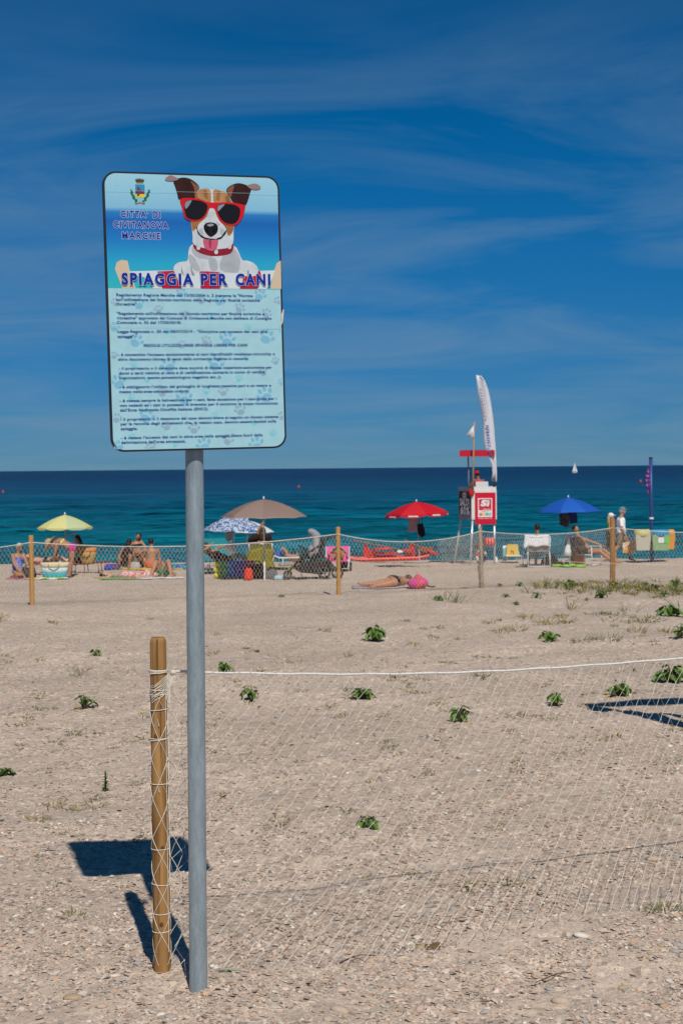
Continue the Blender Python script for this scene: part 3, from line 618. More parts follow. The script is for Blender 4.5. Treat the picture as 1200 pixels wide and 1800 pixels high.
# seams, torn sticker, clamps behind
for y in (174, ):
    art([Z1([(60, 168)])[0], Z1([(1095, 185)])[0], Z1([(1095, 186.2)])[0], Z1([(60, 169.2)])[0]], ink('seam', (.38, .62, .73)), 22, 'seam')
art([Z2([(95, 271)])[0], Z2([(1120, 275)])[0], Z2([(1120, 277)])[0], Z2([(95, 273)])[0]], INKS['seam'], 5, 'seam')
MB().prism(Z2([(1115, 190), (1125, 158), (1131, 160), (1128, 200), (1124, 235), (1110, 265), (1106, 258), (1117, 225)]), -0.002, -0.0008).build('torn_sticker', mat('old_paper', (.55, .50, .40), 0.8), panel)
for z in (-0.28, 0.28):
    MB().box((-0.005, 0.027, z), (0.16, 0.012, 0.03)).box((-0.005, 0.033 + PR, z), (0.09, 0.07, 0.028)).build('clamp', steel, panel)

# ------------------------------------------------------------------ near fence: post, cord netting
def wood_material(name, a, b_, sc=1.0, grain=(26, 26, 1.6)):
    m, t, b = nodes_mat(name)
    tcn = t.nodes.new('ShaderNodeTexCoord'); mq = t.nodes.new('ShaderNodeMapping'); mq.inputs['Scale'].default_value = tuple(g * sc for g in grain)
    t.links.new(tcn.outputs['Object'], mq.inputs[0])
    nz = t.nodes.new('ShaderNodeTexNoise'); nz.inputs['Scale'].default_value = 1.6; nz.inputs['Detail'].default_value = 8; nz.inputs['Distortion'].default_value = 0.6; t.links.new(mq.outputs[0], nz.inputs['Vector'])
    n2 = t.nodes.new('ShaderNodeTexNoise'); n2.inputs['Scale'].default_value = 3.2; n2.inputs['Detail'].default_value = 4; t.links.new(tcn.outputs['Object'], n2.inputs['Vector'])
    ad = t.nodes.new('ShaderNodeMath'); ad.operation = 'MULTIPLY_ADD'; ad.inputs[1].default_value = 0.45; t.links.new(n2.outputs[0], ad.inputs[0]); t.links.new(nz.outputs[0], ad.inputs[2])
    r = t.nodes.new('ShaderNodeValToRGB'); e = r.color_ramp.elements; e[0].position = .54; e[0].color = (*a, 1); e[1].position = .92; e[1].color = (*b_, 1)
    t.links.new(ad.outputs[0], r.inputs[0]); t.links.new(r.outputs[0], b.inputs['Base Color'])
    b.inputs['Roughness'].default_value = 0.72; b.inputs['Specular IOR Level'].default_value = 0.2
    bp = t.nodes.new('ShaderNodeBump'); bp.inputs['Strength'].default_value = 0.35; bp.inputs['Distance'].default_value = 0.004
    t.links.new(nz.outputs[0], bp.inputs['Height']); t.links.new(bp.outputs[0], b.inputs['Normal'])
    return m
oak = wood_material('treated_pine', (.16, .075, .022), (.40, .225, .085))
def post_marks(par):
    g = random.Random(5)
    for k in range(7):
        a = g.uniform(-1.1, 1.1); h = g.uniform(.08, .95); L_ = g.uniform(.05, .16); w_ = .0011; r_ = rp * 1.03
        P = lambda q, z_: (r_ * math.sin(q), -r_ * math.cos(q), z_)
        MB().tube([P(a, h), P(a + .02, h + L_ * .5), P(a - .015, h + L_)], [.0003, w_, .0003], 5).build('drying_crack', oak_dark, par)
    for a, h in ((.35, .42), (-.3, .80), (.1, .16)):
        c_ = Vector((rp * 1.0 * math.sin(a), -rp * 1.0 * math.cos(a), h)); n_ = Vector((math.sin(a), -math.cos(a), 0))
        MB().ball(c_, (.007, .003, .010), 10, 6, Matrix((Vector((math.cos(a), math.sin(a), 0)), n_, Vector((0, 0, 1)))).transposed()).build('knot', mat('wood_knot', (.12, .05, .015), .8), par, True)
oak_dark = mat('wood_crack', (.05, .025, .01), 0.9)
POST = gp(285.5, 1703); PHGT = (1703 - 1113) / F * POST.y
post = thing('fence_post', 'round wooden post wrapped in white cord beside the steel sign pole', 'post', POST, group='wooden fence posts')
rp = 0.0285
MB().lathe([(rp * .9, -.3), (rp * 1.06, 0), (rp * 1.04, .3), (rp * 1.0, .7), (rp * .97, PHGT - .02), (rp * .93, PHGT - .008), (rp * .8, PHGT)], 28).build('shaft', oak, post, True)
MB().prism([(-.002, PHGT - .16), (.0012, PHGT - .1), (.002, PHGT - .004), (-.001, PHGT - .004)], -rp * 1.0, -rp * .9).build('drying_crack', oak_dark, post)
post_marks(post)
cord = mat('white_cord', (.62, .57, .49), 0.85, 0.1, 0.12, 60)
cord_dull = mat('dull_cord', (.45, .385, .31), 0.9, 0.1, 0.15, 60)  # duller, sand toned cord for the second strands and the far net
FDIR = (gp(1195, 1592) - POST); FDIR.z = 0; FLEN0 = FDIR.length; FDIR.normalize()
FLEN = FLEN0 + 1.6
net = thing('cord_netting', 'white diamond cord netting hanging from a taut rope off the cord wrapped post', 'netting', POST)
HK = (1703 - 1172) / F * POST.y                     # rope height at the post
def fence_pt(u, h):
    p = POST + FDIR * u; g_ = float(zg(p.x, p.y))
    return Vector((p.x - POST.x, p.y - POST.y, g_ - POST.z + h))
endh = None
def rope_h(u):
    t = u / FLEN0
    return HK * (1 - t) + 0.985 * t - 0.030 * math.sin(math.pi * min(t, 1)) - 0.03 * math.exp(-((t - .12) / .1) ** 2) * 0
FE = MB(); rp_pts = [fence_pt(-0.03, HK - .002)]
rp_pts = [Vector((0.03, -.012, HK - 0.004))] + [Vector((*(fence_pt(u, 0).xy), 0)) for u in ()]
G0 = POST.z
def rope_pt(u):
    p = POST + FDIR * u
    zend = float(zg(*(POST + FDIR * FLEN0).xy)) + 0.975
    z0 = POST.z + HK; t = u / FLEN0
    z = z0 * (1 - t) + zend * t - 0.032 * math.sin(math.pi * max(0, min(t, 1)))
    return Vector((p.x - POST.x, p.y - POST.y - .012, z - POST.z))
rope = MB().tube([rope_pt(.045 + i * (FLEN - .045) / 60) + Vector((0, 0, .0012 * math.sin(i * 1.7))) for i in range(61)], .0040, 7).build('top_rope', mat('rope_white', (.66, .65, .62), .8, .1, .2, 160), net, True)
def net_near():
    A, B = MB(), MB(); s = 0.047; dz = 0.046; g = random.Random(3)
    nI = int(FLEN / s); K = {}
    for i in range(0, nI + 26):
        u = 0.05 + i * s; j = 0; h = None; uu = u
        prev = None
        while True:
            t = max(0, min(1, uu / FLEN0))
            a = 0.046 - 0.021 * t ** 0.8
            rz = rope_pt(min(uu, FLEN))
            drop = j * dz
            gx, gy = POST.x + FDIR.x * uu, POST.y + FDIR.y * uu
            zt_ = rz.z - drop; zgr = float(zg(gx, gy)) - POST.z
            bell = -0.10 * math.exp(-max(zt_ - zgr, 0) / .16)          # the foot of the net drags towards the near side
            wig = 0.0035 * (1 if (i + j) % 2 else -1)
            p = Vector((FDIR.x * uu + wig * FDIR.x, FDIR.y * uu - .012 + bell + g.uniform(-.003, .003), max(zt_ + g.uniform(-.002, .002), zgr + .004)))
            if uu < 0.035 or zt_ < zgr - 0.03: 
                break
            if uu <= FLEN: K[(i, j)] = p
            uu -= a * (1 + g.uniform(-.05, .05)); j += 1
    for (i, j), p in K.items():
        q = K.get((i, j + 1))
        if q: 
            m_ = (p + q) / 2 + Vector((g.uniform(-.001, .001), 0, g.uniform(-.0015, .0015)))
            A.tube([p, m_, q], .00092, 3, False)
        q = K.get((i + 1, j + 1))
        if q and g.random() < .97: B.tube([p, (p + q) / 2 + Vector((0, 0, -.001)), q], .00045, 3, False)
        if j and g.random() < .9: A.box(p, (.0038, .0038, .0045))
        if j == 0:                                       # each mesh is hitched over the rope
            A.tube([p + Vector((-.004, 0, -.004)), p + Vector((0, -.006, .006)), p + Vector((.003, .004, .010)), p + Vector((.006, .002, .012 + g.uniform(0, .008)))], .0011, 3, False)
    A.build('netting', cord, net, fix=False); B.build('netting', cord_dull, net, fix=False)
net_near()
def lashing():
    g = random.Random(11); M1 = MB(); rr = rp * 1.09
    def P(a, h): return Vector((rr * math.sin(a), -rr * math.cos(a), h))
    # diamonds of netting pulled tight round the post
    for sgn in (1, -1):
        for k in range(3):
            a0 = 2 * math.pi * k / 3 + (0.4 if sgn > 0 else 0); pts = []
            for q in range(60):
                h = .02 + q * (HK - .08) / 59
                pts.append(P(a0 + sgn * h * 2 * math.pi / .40 + .10 * math.sin(h * 23 + k), h))
            M1.tube(pts, .0012, 3, False)
    for y, n in ((1205, 1), (1213, 1), (1293, 2), (1371, 1), (1487, 1), (1550, 1), (1602, 1), (1634, 1), (1240, 1)):
        h = (1703 - y) / F * POST.y
        for q in range(n):
            tl = g.uniform(-.004, .004)
            M1.tube([P(2 * math.pi * i / 20, h + q * .004 + tl * math.sin(2 * math.pi * i / 20)) for i in range(21)], .0016, 4, False)
    for q in range(5):
        h = HK - .006 + q * .0028
        M1.tube([P(2 * math.pi * i / 20, h + .003 * math.sin(i / 3 + q)) for i in range(21)], .0024, 4, False)
    knot = Vector((.052, -.016, HK - .004))
    for q in range(9):                                   # cords gathered from the post to the knot
        h = HK - .03 - q * .007
        M1.tube([P(-1.1 + .05 * q, h - .02), P(-.3, h - .012 + g.uniform(-.006, .006)), P(.6, h + .004), P(1.25, h + .018) + Vector((.004, 0, 0)), knot + Vector((-.006, 0, -.006 + q * .0012))], .0013, 3, False)
    M1.ball(knot, (.011, .009, .009), 8, 6)
    for q in range(4): M1.tube([knot, knot + Vector((.008 - q * .008, -.004, -.02 - q * .01)), knot + Vector((-.012 - q * .004, -.002, -.05 - q * .012)), knot + Vector((-.012, -.003, -.085 - q * .008))], .0016, 3, False)
    for q in range(4):                                  # slack edge of the net hanging beside the post
        a = g.uniform(.9, 1.6); x0 = g.uniform(.0, .012); h0 = HK - .05 - g.uniform(0, .12); h1 = g.uniform(.05, .5); n = 26
        M1.tube([P(a, 0) * (1 + x0 * 12 * abs(math.sin(i * .55 + q))) + Vector((0, 0, h0 + (h1 - h0) * i / n)) for i in range(n + 1)], .0011, 3, False)
    for q in range(10):
        h = .04 + q * .085; M1.tube([Vector((.03, -.02, h)), Vector((.052 + .008 * math.sin(q), -.01, h + .045)), Vector((.075, 0, h + .10)), Vector((.05, -.005, h + .15)), Vector((.03, -.018, h + .19))], .0011, 3, False)
    for q in range(6):
        h = g.uniform(.5, HK - .05); a = g.uniform(-1, 1); M1.tube([P(a, h), P(a + .3, h + .012) * 1.02, P(a + .5, h + .004) + Vector((0, -.004, .0))], .0014, 3, False)
    M1.build('lashing', cord, net, fix=False)
lashing()

# ------------------------------------------------------------------ far fence
pine = wood_material('yellow_pine', (.34, .17, .045), (.52, .29, .10), grain=(18, 18, 1.2))
brownp = wood_material('brown_pine', (.24, .115, .035), (.38, .20, .07), grain=(18, 18, 1.2))
drift = wood_material('weathered_wood', (.20, .165, .11), (.40, .35, .26), grain=(20, 20, 1.5))
FP = []
def far_post(px, yb, yt, w, m, label, kind=0):
    b_ = gp(px, yb); h = (yb - yt) / F * b_.y; r = w / 2 / F * b_.y
    o = thing('fence_post', label, 'post', b_, group='wooden fence posts')
    if kind == 0:
        MB().lathe([(r, -.25), (r * 1.02, 0), (r, h * .5), (r * .97, h - .015), (r * .85, h)], 16).build('shaft', m, o, True)
    else:
        MB().tube([(0, 0, -.25), (.01, 0, .1), (-.012, 0, .35), (.008, 0, .6), (-.008, 0, .85), (-.015, 0, h - .05), (-.02, 0, h)], [r * 1.1, r * 1.1, r * 1.2, r * .95, r * 1.05, r * .9, r * .7], 10).build('shaft', m, o, True)
        MB().tube([(-.02, -.01, h - .06), (-.025, -.01, h - .01), (-.02, -.012, h + .02), (-.01, 0, h + .03)], [.022, .02, .018, .01], 8).build('frayed_cord', cord, o, True)
    FP.append((b_, h)); return o
far_post(-210, 1062, 940, 8, pine, 'wooden fence post out past the sitting woman on the pink towel')
far_post(57, 1064, 941, 8.5, pine, 'thin yellow wooden post with a slight lean near the sitting woman')
far_post(595, 1045, 926, 7.5, pine, 'thin yellow wooden post in front of the pink lounger')
far_post(845, 1033, 925, 8, drift, 'crooked grey driftwood post in front of the lifeguard tower', 1)
far_post(1076, 1024, 912, 9.5, brownp, 'thick brown wooden post in front of the walking couple')
far_post(1420, 1022, 915, 9, brownp, 'brown wooden fence post out past the hanging bins')
fnet = thing('cord_netting', 'long white cord netting strung between the thin wooden posts across the beach', 'netting', FP[2][0])
def net_far():
    o0 = FP[2][0]; rope_mb, knots, extra = MB(), MB(), MB(); g = random.Random(4)
    tops = [((.30, 948), None)]
    hs_ = [0.93, (1064 - 968) / 2600, 0, 0, 0, 0]
    # rope heights at the posts, read off as a share of the post
    share = [0.90, 0.90, 0.895, .92, .86, .86]
    sag = [.12, .13, .16, .10, .09]
    for k in range(5):
        (a, ha), (b_, hb) = FP[k], FP[k + 1]
        L = (b_ - a).length; n = max(2, int(L / .066)); P0 = a + Vector((0, -.03, ha * share[k])); P1 = b_ + Vector((0, -.03, hb * share[k + 1]))
        mid = 0.0
        def top(t): 
            return P0.lerp(P1, t) - Vector((0, 0, sag[k] * 4 * t * (1 - t) * (1.0 if k != 3 else .9)))
        rope_mb.tube([top(i / 40) - o0 for i in range(41)], .0085, 6)
        rows = 16; W_ = {}
        for i in range(2 * n + 1):
            t = i / (2 * n); tp = top(t)
            zb_ = float(zg(tp.x, tp.y)) + .07
            for j in range(rows + 1):
                if (i + j) % 2: continue
                z = tp.z + (zb_ - tp.z) * j / rows
                W_[(i, j)] = Vector((tp.x + g.uniform(-.006, .006), tp.y + g.uniform(-.01, .01), z + g.uniform(-.005, .005))) - o0
        for (i, j), p in W_.items():
            for di in (-1, 1):
                q = W_.get((i + di, j + 1))
                if q: knots.tube([p, q], .0021, 3, False)
        if k == 2:                                     # doubled slack net beside the driftwood post
            for i in range(26):
                t = .70 + i * .0115; tp = top(t)
                for sg in (1, -1):
                    pts = []
                    for j in range(14):
                        f_ = j / 13; tt = min(max(t + sg * .05 * f_, .66), 1); q = top(tt); zb_ = float(zg(q.x, q.y)) + .1
                        pts.append(Vector((q.x, q.y - .03, q.z + (zb_ - q.z) * f_)) - o0 + Vector((.012 * math.sin(j * 2 + i), 0, 0)))
                    extra.tube(pts, .0019, 3, False)
    rope_mb.build('top_rope', cord, fnet, True); knots.build('netting', cord_dull, fnet, fix=False); extra.build('doubled_netting', cord_dull, fnet, fix=False)
net_far()
lo = thing('tie_cord', 'slack cord tied low between the brown post and the bins', 'cord', FP[4][0])
MB().tube([Vector((.0, -.05, .37)), Vector((.8, -.03, .34)), Vector((1.8, 0, .31)), Vector((3.2, .0, .30))], .006, 5).tube([Vector((.0, -.05, .37)), Vector((-.6, -.02, .40)), Vector((-1.0, 0, .42))], .006, 5).build('cord_line', cord, lo, True)

# ------------------------------------------------------------------ people
def lerp_path(path, rad, t0, t1, n=6):
    k = len(path) - 1; P, Q = [], []
    for i in range(n):
        t = (t0 + (t1 - t0) * i / (n - 1)) * k; a = min(int(t), k - 1); f = t - a
        P.append(Vector(path[a]).lerp(Vector(path[a + 1]), f))
        ra, rb = rad[a], rad[a + 1]
        Q.append(tuple(x + (y - x) * f for x, y in zip(ra, rb)) if isinstance(ra, tuple) else ra + (rb - ra) * f)
    return P, Q
def fuse(mb, name, m, parent, vox=0.0105, label=None):
    """melt overlapping shapes into one continuous skin"""
    me = mb.mesh(name); o = bpy.data.objects.new(name, me); COL.objects.link(o)
    r = o.modifiers.new('r', 'REMESH'); r.mode = 'VOXEL'; r.voxel_size = vox; r.use_smooth_shade = True
    s = o.modifiers.new('s', 'SMOOTH'); s.factor = 0.5; s.iterations = 3
    bpy.context.view_layer.update()
    new = bpy.data.meshes.new_from_object(o.evaluated_get(bpy.context.evaluated_depsgraph_get()))
    bpy.data.objects.remove(o); bpy.data.meshes.remove(me)
    new.materials.clear()
    q = link(name, new, m, parent)
    if label: q['label'] = label
    return q
def skin(tone):
    cols = {'tan': (.40, .19, .10), 'deep': (.26, .115, .06), 'light': (.52, .29, .19), 'pink': (.48, .235, .155)}
    return mat('skin_' + tone, cols[tone], 0.5, 0.35, 0.10, 8)
HAIRC = {'black': (.012, .010, .010), 'brown': (.055, .028, .015), 'blond': (.50, .40, .26), 'grey': (.50, .47, .41)}
def person(label, loc, J, tone='tan', hd=(0, -1, 0), hair='black', long=0, wear=(), rz=0.0, sc=1.0, bald=False):
    """J: joints in metres from the base: x right, y away, z up"""
    o = thing('person', label, 'person', loc, rz, group='people on the beach')
    o.scale = (sc, sc, sc)
    J = {k: Vector(v) for k, v in J.items()}
    pel, che, head = J['pel'], J['che'], J['head']
    up = (che - pel).normalized()
    side = J.get('side'); side = (side - up * side.dot(up)).normalized()
    def dflt(k, v):
        if k not in J: J[k] = v
    for s, n in ((1, 'l'), (-1, 'r')):                      # 'l' is on the +side
        dflt('s' + n, che + side * .165 * s - up * .01); dflt('h' + n, pel + side * .095 * s - up * .03)
    hd = Vector(hd).normalized()
    hup = (head - che).normalized(); hup = (hup - hd * hup.dot(hd))
    hup = hup.normalized() if hup.length > .1 else Vector((0, 0, 1)); hs_ = hd.cross(hup).normalized()
    HMx = Matrix((hs_, hd, hup)).transposed()
    mid = (pel + che) / 2
    tp = [pel - up * .10, pel, mid, che - up * .06, che + up * .03]; tr = [(.12, .10), (.165, .125), (.135, .10), (.165, .115), (.10, .075)]
    seg = {'torso': (tp, tr)}
    for n in 'lr':
        seg['arm_' + n] = ([J['s' + n], J['s' + n].lerp(J['e' + n], .5), J['e' + n], J['e' + n].lerp(J['w' + n], .35), J['w' + n]], [.052, .046, .038, .042, .027])
        kk, aa = J['k' + n], J['a' + n]
        seg['leg_' + n] = ([J['h' + n], J['h' + n].lerp(kk, .4), kk, kk.lerp(aa, .35), aa], [.095, .086, .056, .060, .038])
    b = MB()
    b.tube(tp, tr, 16, side=side)
    b.tube([che, che.lerp(head, .5), head - hup * .04], [.062, .052, .05], 10)
    b.ball(head, (.073, .092, .112), 14, 10, HMx)
    b.ball(head - hup * .055 + hd * .03, (.052, .058, .055), 10, 8, HMx)
    b.tube([head + hd * .082 + hup * .02, head + hd * .105 - hup * .018, head + hd * .085 - hup * .028], [.010, .017, .012], 6)
    for s in (-1, 1): b.ball(head + hs_ * .076 * s - hup * .01, (.012, .022, .032), 8, 6, HMx)
    for s in (-1, 1): b.ball(head + hd * .076 + hs_ * .03 * s + hup * .012, (.014, .012, .010), 6, 5, HMx)
    b.ball(head + hd * .082 - hup * .052, (.022, .012, .009), 8, 6, HMx)
    for n in 'lr':
        b.tube(*seg['arm_' + n], 10); b.ball(J['s' + n], .056, 10, 8)
        w = J['w' + n]; d = (w - J['e' + n]).normalized(); u_, v_ = frame(d)
        b.ball(w + d * .045, (.038, .022, .05), 8, 6, Matrix((u_, v_, d)).transposed())
        for q in range(4):                               # fingers of different length, a little curled
            r0 = w + d * .075 + u_ * (q - 1.5) * .019; ln = (.062, .072, .068, .052)[q]
            b.tube([r0, r0 + d * ln * .55 + v_ * .006, r0 + d * ln + v_ * .020], [.0095, .009, .008], 6)
        b.tube([w + d * .02 + u_ * .032, w + d * .045 + u_ * .052 + v_ * .008, w + d * .072 + u_ * .058 + v_ * .018], [.011, .010, .008], 6)
        b.tube(*seg['leg_' + n], 12)
        a = J['a' + n]; t = J.get('t' + n)
        if t is None: t = a + Vector((0, -.17, -.06))
        heel = a + (a - t).normalized() * .04 - Vector((0, 0, .03))
        b.tube([heel, a * .6 + t * .4, t], [.038, .042, .024], 8, flat=.75)
    fuse(b, 'body', skin(tone), o)
    hm = mat('hair_' + hair, HAIRC[hair], 0.55, 0.4, 0.3, 40, bump=0.4, bscale=90)
    if not bald:
        hb = MB(); hb.ball(head + hup * .022 - hd * .022, (.086, .095, .108), 12, 9, HMx)
        if long:
            hb.tube([head - hd * .05, head - hd * .095 - hup * .06, head - hd * .10 - hup * (.06 + long * .6), head - hd * .085 - hup * (.06 + long)], [(.08, .05), (.085, .05), (.075, .04), (.03, .02)], 10, side=hs_)
        fuse(hb, 'hair', hm, o, .012)
    for g_ in wear:
        gm = MB(); kind = g_[0]
        if kind == 'cap':
            gm.ball(head + hup * .040 - hd * .010, (.092, .105, .092), 12, 9, HMx)
            gm.tube([head + hd * .07 + hup * .05, head + hd * .13 + hup * .045, head + hd * .18 + hup * .03], [(.07, .012), (.068, .010), (.045, .008)], 10, side=hs_)
            fuse(gm, 'cap', g_[1], o, .010); continue
        if kind == 'hat':
            gm.ball(head + hup * .07 - hd * .01, (.125, .135, .12), 14, 9, HMx)
            gm.tube([head + hup * .02, head + hup * .06], [(.27, .28), (.19, .20)], 20, side=hs_)
            fuse(gm, 'straw_hat', g_[1], o, .010); continue
        if kind == 'shades':
            for s in (-1, 1): gm.ball(head + hd * .09 + hs_ * .034 * s + hup * .014, (.032, .014, .024), 8, 6, HMx)
            gm.tube([head + hd * .098 - hs_ * .02 + hup * .018, head + hd * .098 + hs_ * .02 + hup * .018], .006, 5)
            for s in (-1, 1): gm.tube([head + hd * .09 + hs_ * .06 * s + hup * .018, head + hs_ * .08 * s + hup * .012], .005, 5)
            gm.build('sunglasses', g_[1], o, True); continue
        name, gmat, parts = g_[0], g_[1], g_[2]
        for sname, t0, t1, k in parts:
            P, Q = lerp_path(*seg[sname], t0, t1)
            Q = [tuple(c * k for c in q) if isinstance(q, tuple) else q * k for q in Q]
            gm.tube(P, Q, 14, side=side if sname == 'torso' else None)
        fuse(gm, name, gmat, o, .013)
    return o
def cloth(name, c, rough=.85, var=.15, scale=14): return mat('cloth_' + name, c, rough, 0.1, var, scale, bump=0.15, bscale=40)
def pattern_cloth(name, a, b_, scale=22, thr=.5, soft=.04, third=None):
    m, t, b = nodes_mat('cloth_' + name)
    tcn = t.nodes.new('ShaderNodeTexCoord'); nz = t.nodes.new('ShaderNodeTexNoise'); nz.inputs['Scale'].default_value = scale; nz.inputs['Detail'].default_value = 2.5; nz.inputs['Distortion'].default_value = 1.2
    t.links.new(tcn.outputs['Object'], nz.inputs['Vector'])
    r = t.nodes.new('ShaderNodeValToRGB'); e = r.color_ramp.elements; e[0].position = thr - soft; e[0].color = (*a, 1); e[1].position = thr + soft; e[1].color = (*b_, 1)
    if third: q = e.new(thr + .12); q.color = (*third, 1)
    t.links.new(nz.outputs[0], r.inputs[0]); t.links.new(r.outputs[0], b.inputs['Base Color']); b.inputs['Roughness'].default_value = .8; b.inputs['Specular IOR Level'].default_value = .15
    return m
SHORTS = lambda k=1.13, t=.42: [('torso', .06, .40, k), ('leg_l', 0, t, k), ('leg_r', 0, t, k)]
BRIEF = [('torso', .02, .34, 1.09), ('leg_l', 0, .12, 1.06), ('leg_r', 0, .12, 1.06)]
BRA = [('torso', .56, .78, 1.08)]
SUIT = [('torso', .02, .80, 1.07), ('leg_l', 0, .10, 1.05), ('leg_r', 0, .10, 1.05)]
TEE = [('torso', .10, 1.0, 1.3), ('arm_l', 0, .46, 1.45), ('arm_r', 0, .46, 1.45)]
VEST = [('torso', .2, .97, 1.10)]
def soften(mb, name, m, parent, vox=.014): return fuse(mb, name, m, parent, vox)

# ------------------------------------------------------------------ beach furniture builders
white_m = mat('white_paint', (.74, .75, .75), .4, .4, .05); alu = mat('aluminium_tube', (.62, .64, .66), .35, .5, .08, metal=.5)
blackm = mat('black_metal', (.018, .018, .02), .45, .4, .1); greym = mat('grey_metal', (.30, .31, .33), .4, .5, .1, metal=.4)
def umbrella(label, base, htop, rad, drop, panels, pole_m, lower_m=None, split=0.0, lean=(0, 0), valance=0.0, marks=None, n=8, arc=.55, rib_m=None, under=None, rot=0.2, edge=None):
    o = thing('beach_umbrella', label, 'umbrella', base, 0, group='beach umbrellas')
    ax = Vector((lean[0], lean[1], 1)).normalized(); topp = ax * htop
    if lower_m and split:
        MB().tube([(0, 0, -.3), (0, 0, 0), ax * split], .021, 10).build('lower_pole', lower_m, o, True)
        MB().tube([ax * (split - .02), ax * (htop - .01)], .015, 10).build('upper_pole', pole_m, o, True)
    else: MB().tube([(0, 0, -.3), (0, 0, 0), ax * (htop - .01)], .017, 10).build('pole', pole_m, o, True)
    MB().lathe([(.016, 0), (.022, .02), (.020, .05), (.012, .065), (.004, .072)], 10, topp).build('finial', white_m, o, True)
    q = ax.to_track_quat('Z', 'Y').to_matrix() if (lean[0] or lean[1]) else Matrix.Identity(3)
    def cp(t, a, scal=1.0, lift=0.0):
        """canopy: t 0 at the top .. 1 at the edge"""
        r = rad * t; z = -drop * (arc * t * t + (1 - arc) * t)
        return topp + q @ Vector((r * math.cos(a), r * math.sin(a), z + lift))
    for k in range(n):
        a0 = rot + 2 * math.pi * k / n; mb = MB(); NT, NA = 7, 6; vs = []; fs = []
        for lay in (0, 1):
            for i in range(NT + 1):
                t = .02 + .98 * i / NT
                for j in range(NA + 1):
                    f_ = j / NA; a = a0 + 2 * math.pi / n * f_; chord = 1 - (1 - math.cos(math.pi / n)) * .9 * math.sin(math.pi * f_) * t
                    p = cp(t * chord, a, lift=-.045 * rad * math.sin(math.pi * f_) * t * t * .7 - .004 * lay); vs.append(p)
        m1 = (NT + 1) * (NA + 1)
        for lay in (0, 1):
            for i in range(NT):
                for j in range(NA):
                    a = lay * m1 + i * (NA + 1) + j; fs.append((a, a + 1, a + NA + 2, a + NA + 1))
        for j in range(NA):
            a = NT * (NA + 1) + j; fs.append((a, a + 1, a + 1 + m1, a + m1))
        mb.add(vs, fs)
        po = mb.build('canopy_panel', panels[k % len(panels)], o, True, fix=False)
        if valance:
            vm = MB(); vv = []; ff = []
            for j in range(NA + 1):
                p = vs[NT * (NA + 1) + j]; f_ = j / NA; dp = valance * (0.25 + .75 * min(1, 4 * min(f_, 1 - f_)))
                vv += [p, p + ax * -dp]
            for j in range(NA): ff.append((2 * j, 2 * j + 1, 2 * j + 3, 2 * j + 2))
            va = vm.add(vv, ff).build('valance', panels[k % len(panels)], po, False, fix=False)
            if marks:
                out = (vv[2 * 3] - topp); out.z = 0; out.normalize()
                c_ = (vv[2 * 3] + vv[2 * 3 + 1]) / 2 + out * .006; tx_ = Vector((-out.y, out.x, 0))
                MB().box(c_, (rad * .30, .004, valance * .38), m=Matrix((tx_, out, Vector((0, 0, 1)))).transposed()).build('lettering_band', marks, po)
        if edge:
            MB().tube([vs[NT * (NA + 1) + j] + Vector((0, 0, -.004)) for j in range(NA + 1)], .010, 5).build('edge_piping', edge, po, True)
        MB().tube([cp(.03, a0, lift=-.02), cp(.5, a0, lift=-.016), cp(1.0, a0, lift=-.010)], .006, 5).build('rib', rib_m or greym, o, True)
        MB().tube([topp - ax * (drop * .95 + .10), cp(.48, a0, lift=-.02)], .005, 5).build('strut', rib_m or greym, o, True)
    return o
def lounger(label, loc, rz, fab, frame_m, back=45, L=1.9, Wd=.6, H=.30, name='sun_lounger', canopy=None):
    """bed along local +x, head at +x end"""
    o = thing(name, label, 'lounger', loc, rz, group='sun loungers and beach chairs')
    s0, s1 = -L * .62, L * .05
    bl = L * .33; ca, sa = math.cos(R(back)), math.sin(R(back))
    for y in (-1, 1):
        MB().tube([(s0, y * Wd / 2, H), (s1, y * Wd / 2, H), (s1 + bl * ca, y * Wd / 2, H + bl * sa)], .014, 8).build('side_rail', frame_m, o, True)
        for x in (s0 + .12, s1 - .1, s1 + .3):
            MB().tube([(x, y * Wd / 2, H), (x + .03, y * Wd / 2, 0)], .012, 8).build('leg', frame_m, o, True)
    MB().box(((s0 + s1) / 2, 0, H + .006), (s1 - s0, Wd - .03, .014)).build('seat_fabric', fab, o)
    MB().box((s1 + bl * ca / 2, 0, H + bl * sa / 2 + .008), (bl, Wd - .03, .014), m=Matrix.Rotation(-R(back), 3, 'Y')).build('back_fabric', fab, o)
    for x_, z_ in ((s1 + .3, H * .2), (s0 + .13, H * .3)): MB().tube([(x_, -Wd / 2, z_), (x_, Wd / 2, z_)], .009, 6).build('cross_bar', frame_m, o, True)
    if canopy: MB().box((s1 + bl * ca + .06, 0, H + bl * sa + .08), (.22, Wd, .02), m=Matrix.Rotation(-R(20), 3, 'Y')).build('headrest', canopy, o)
    return o
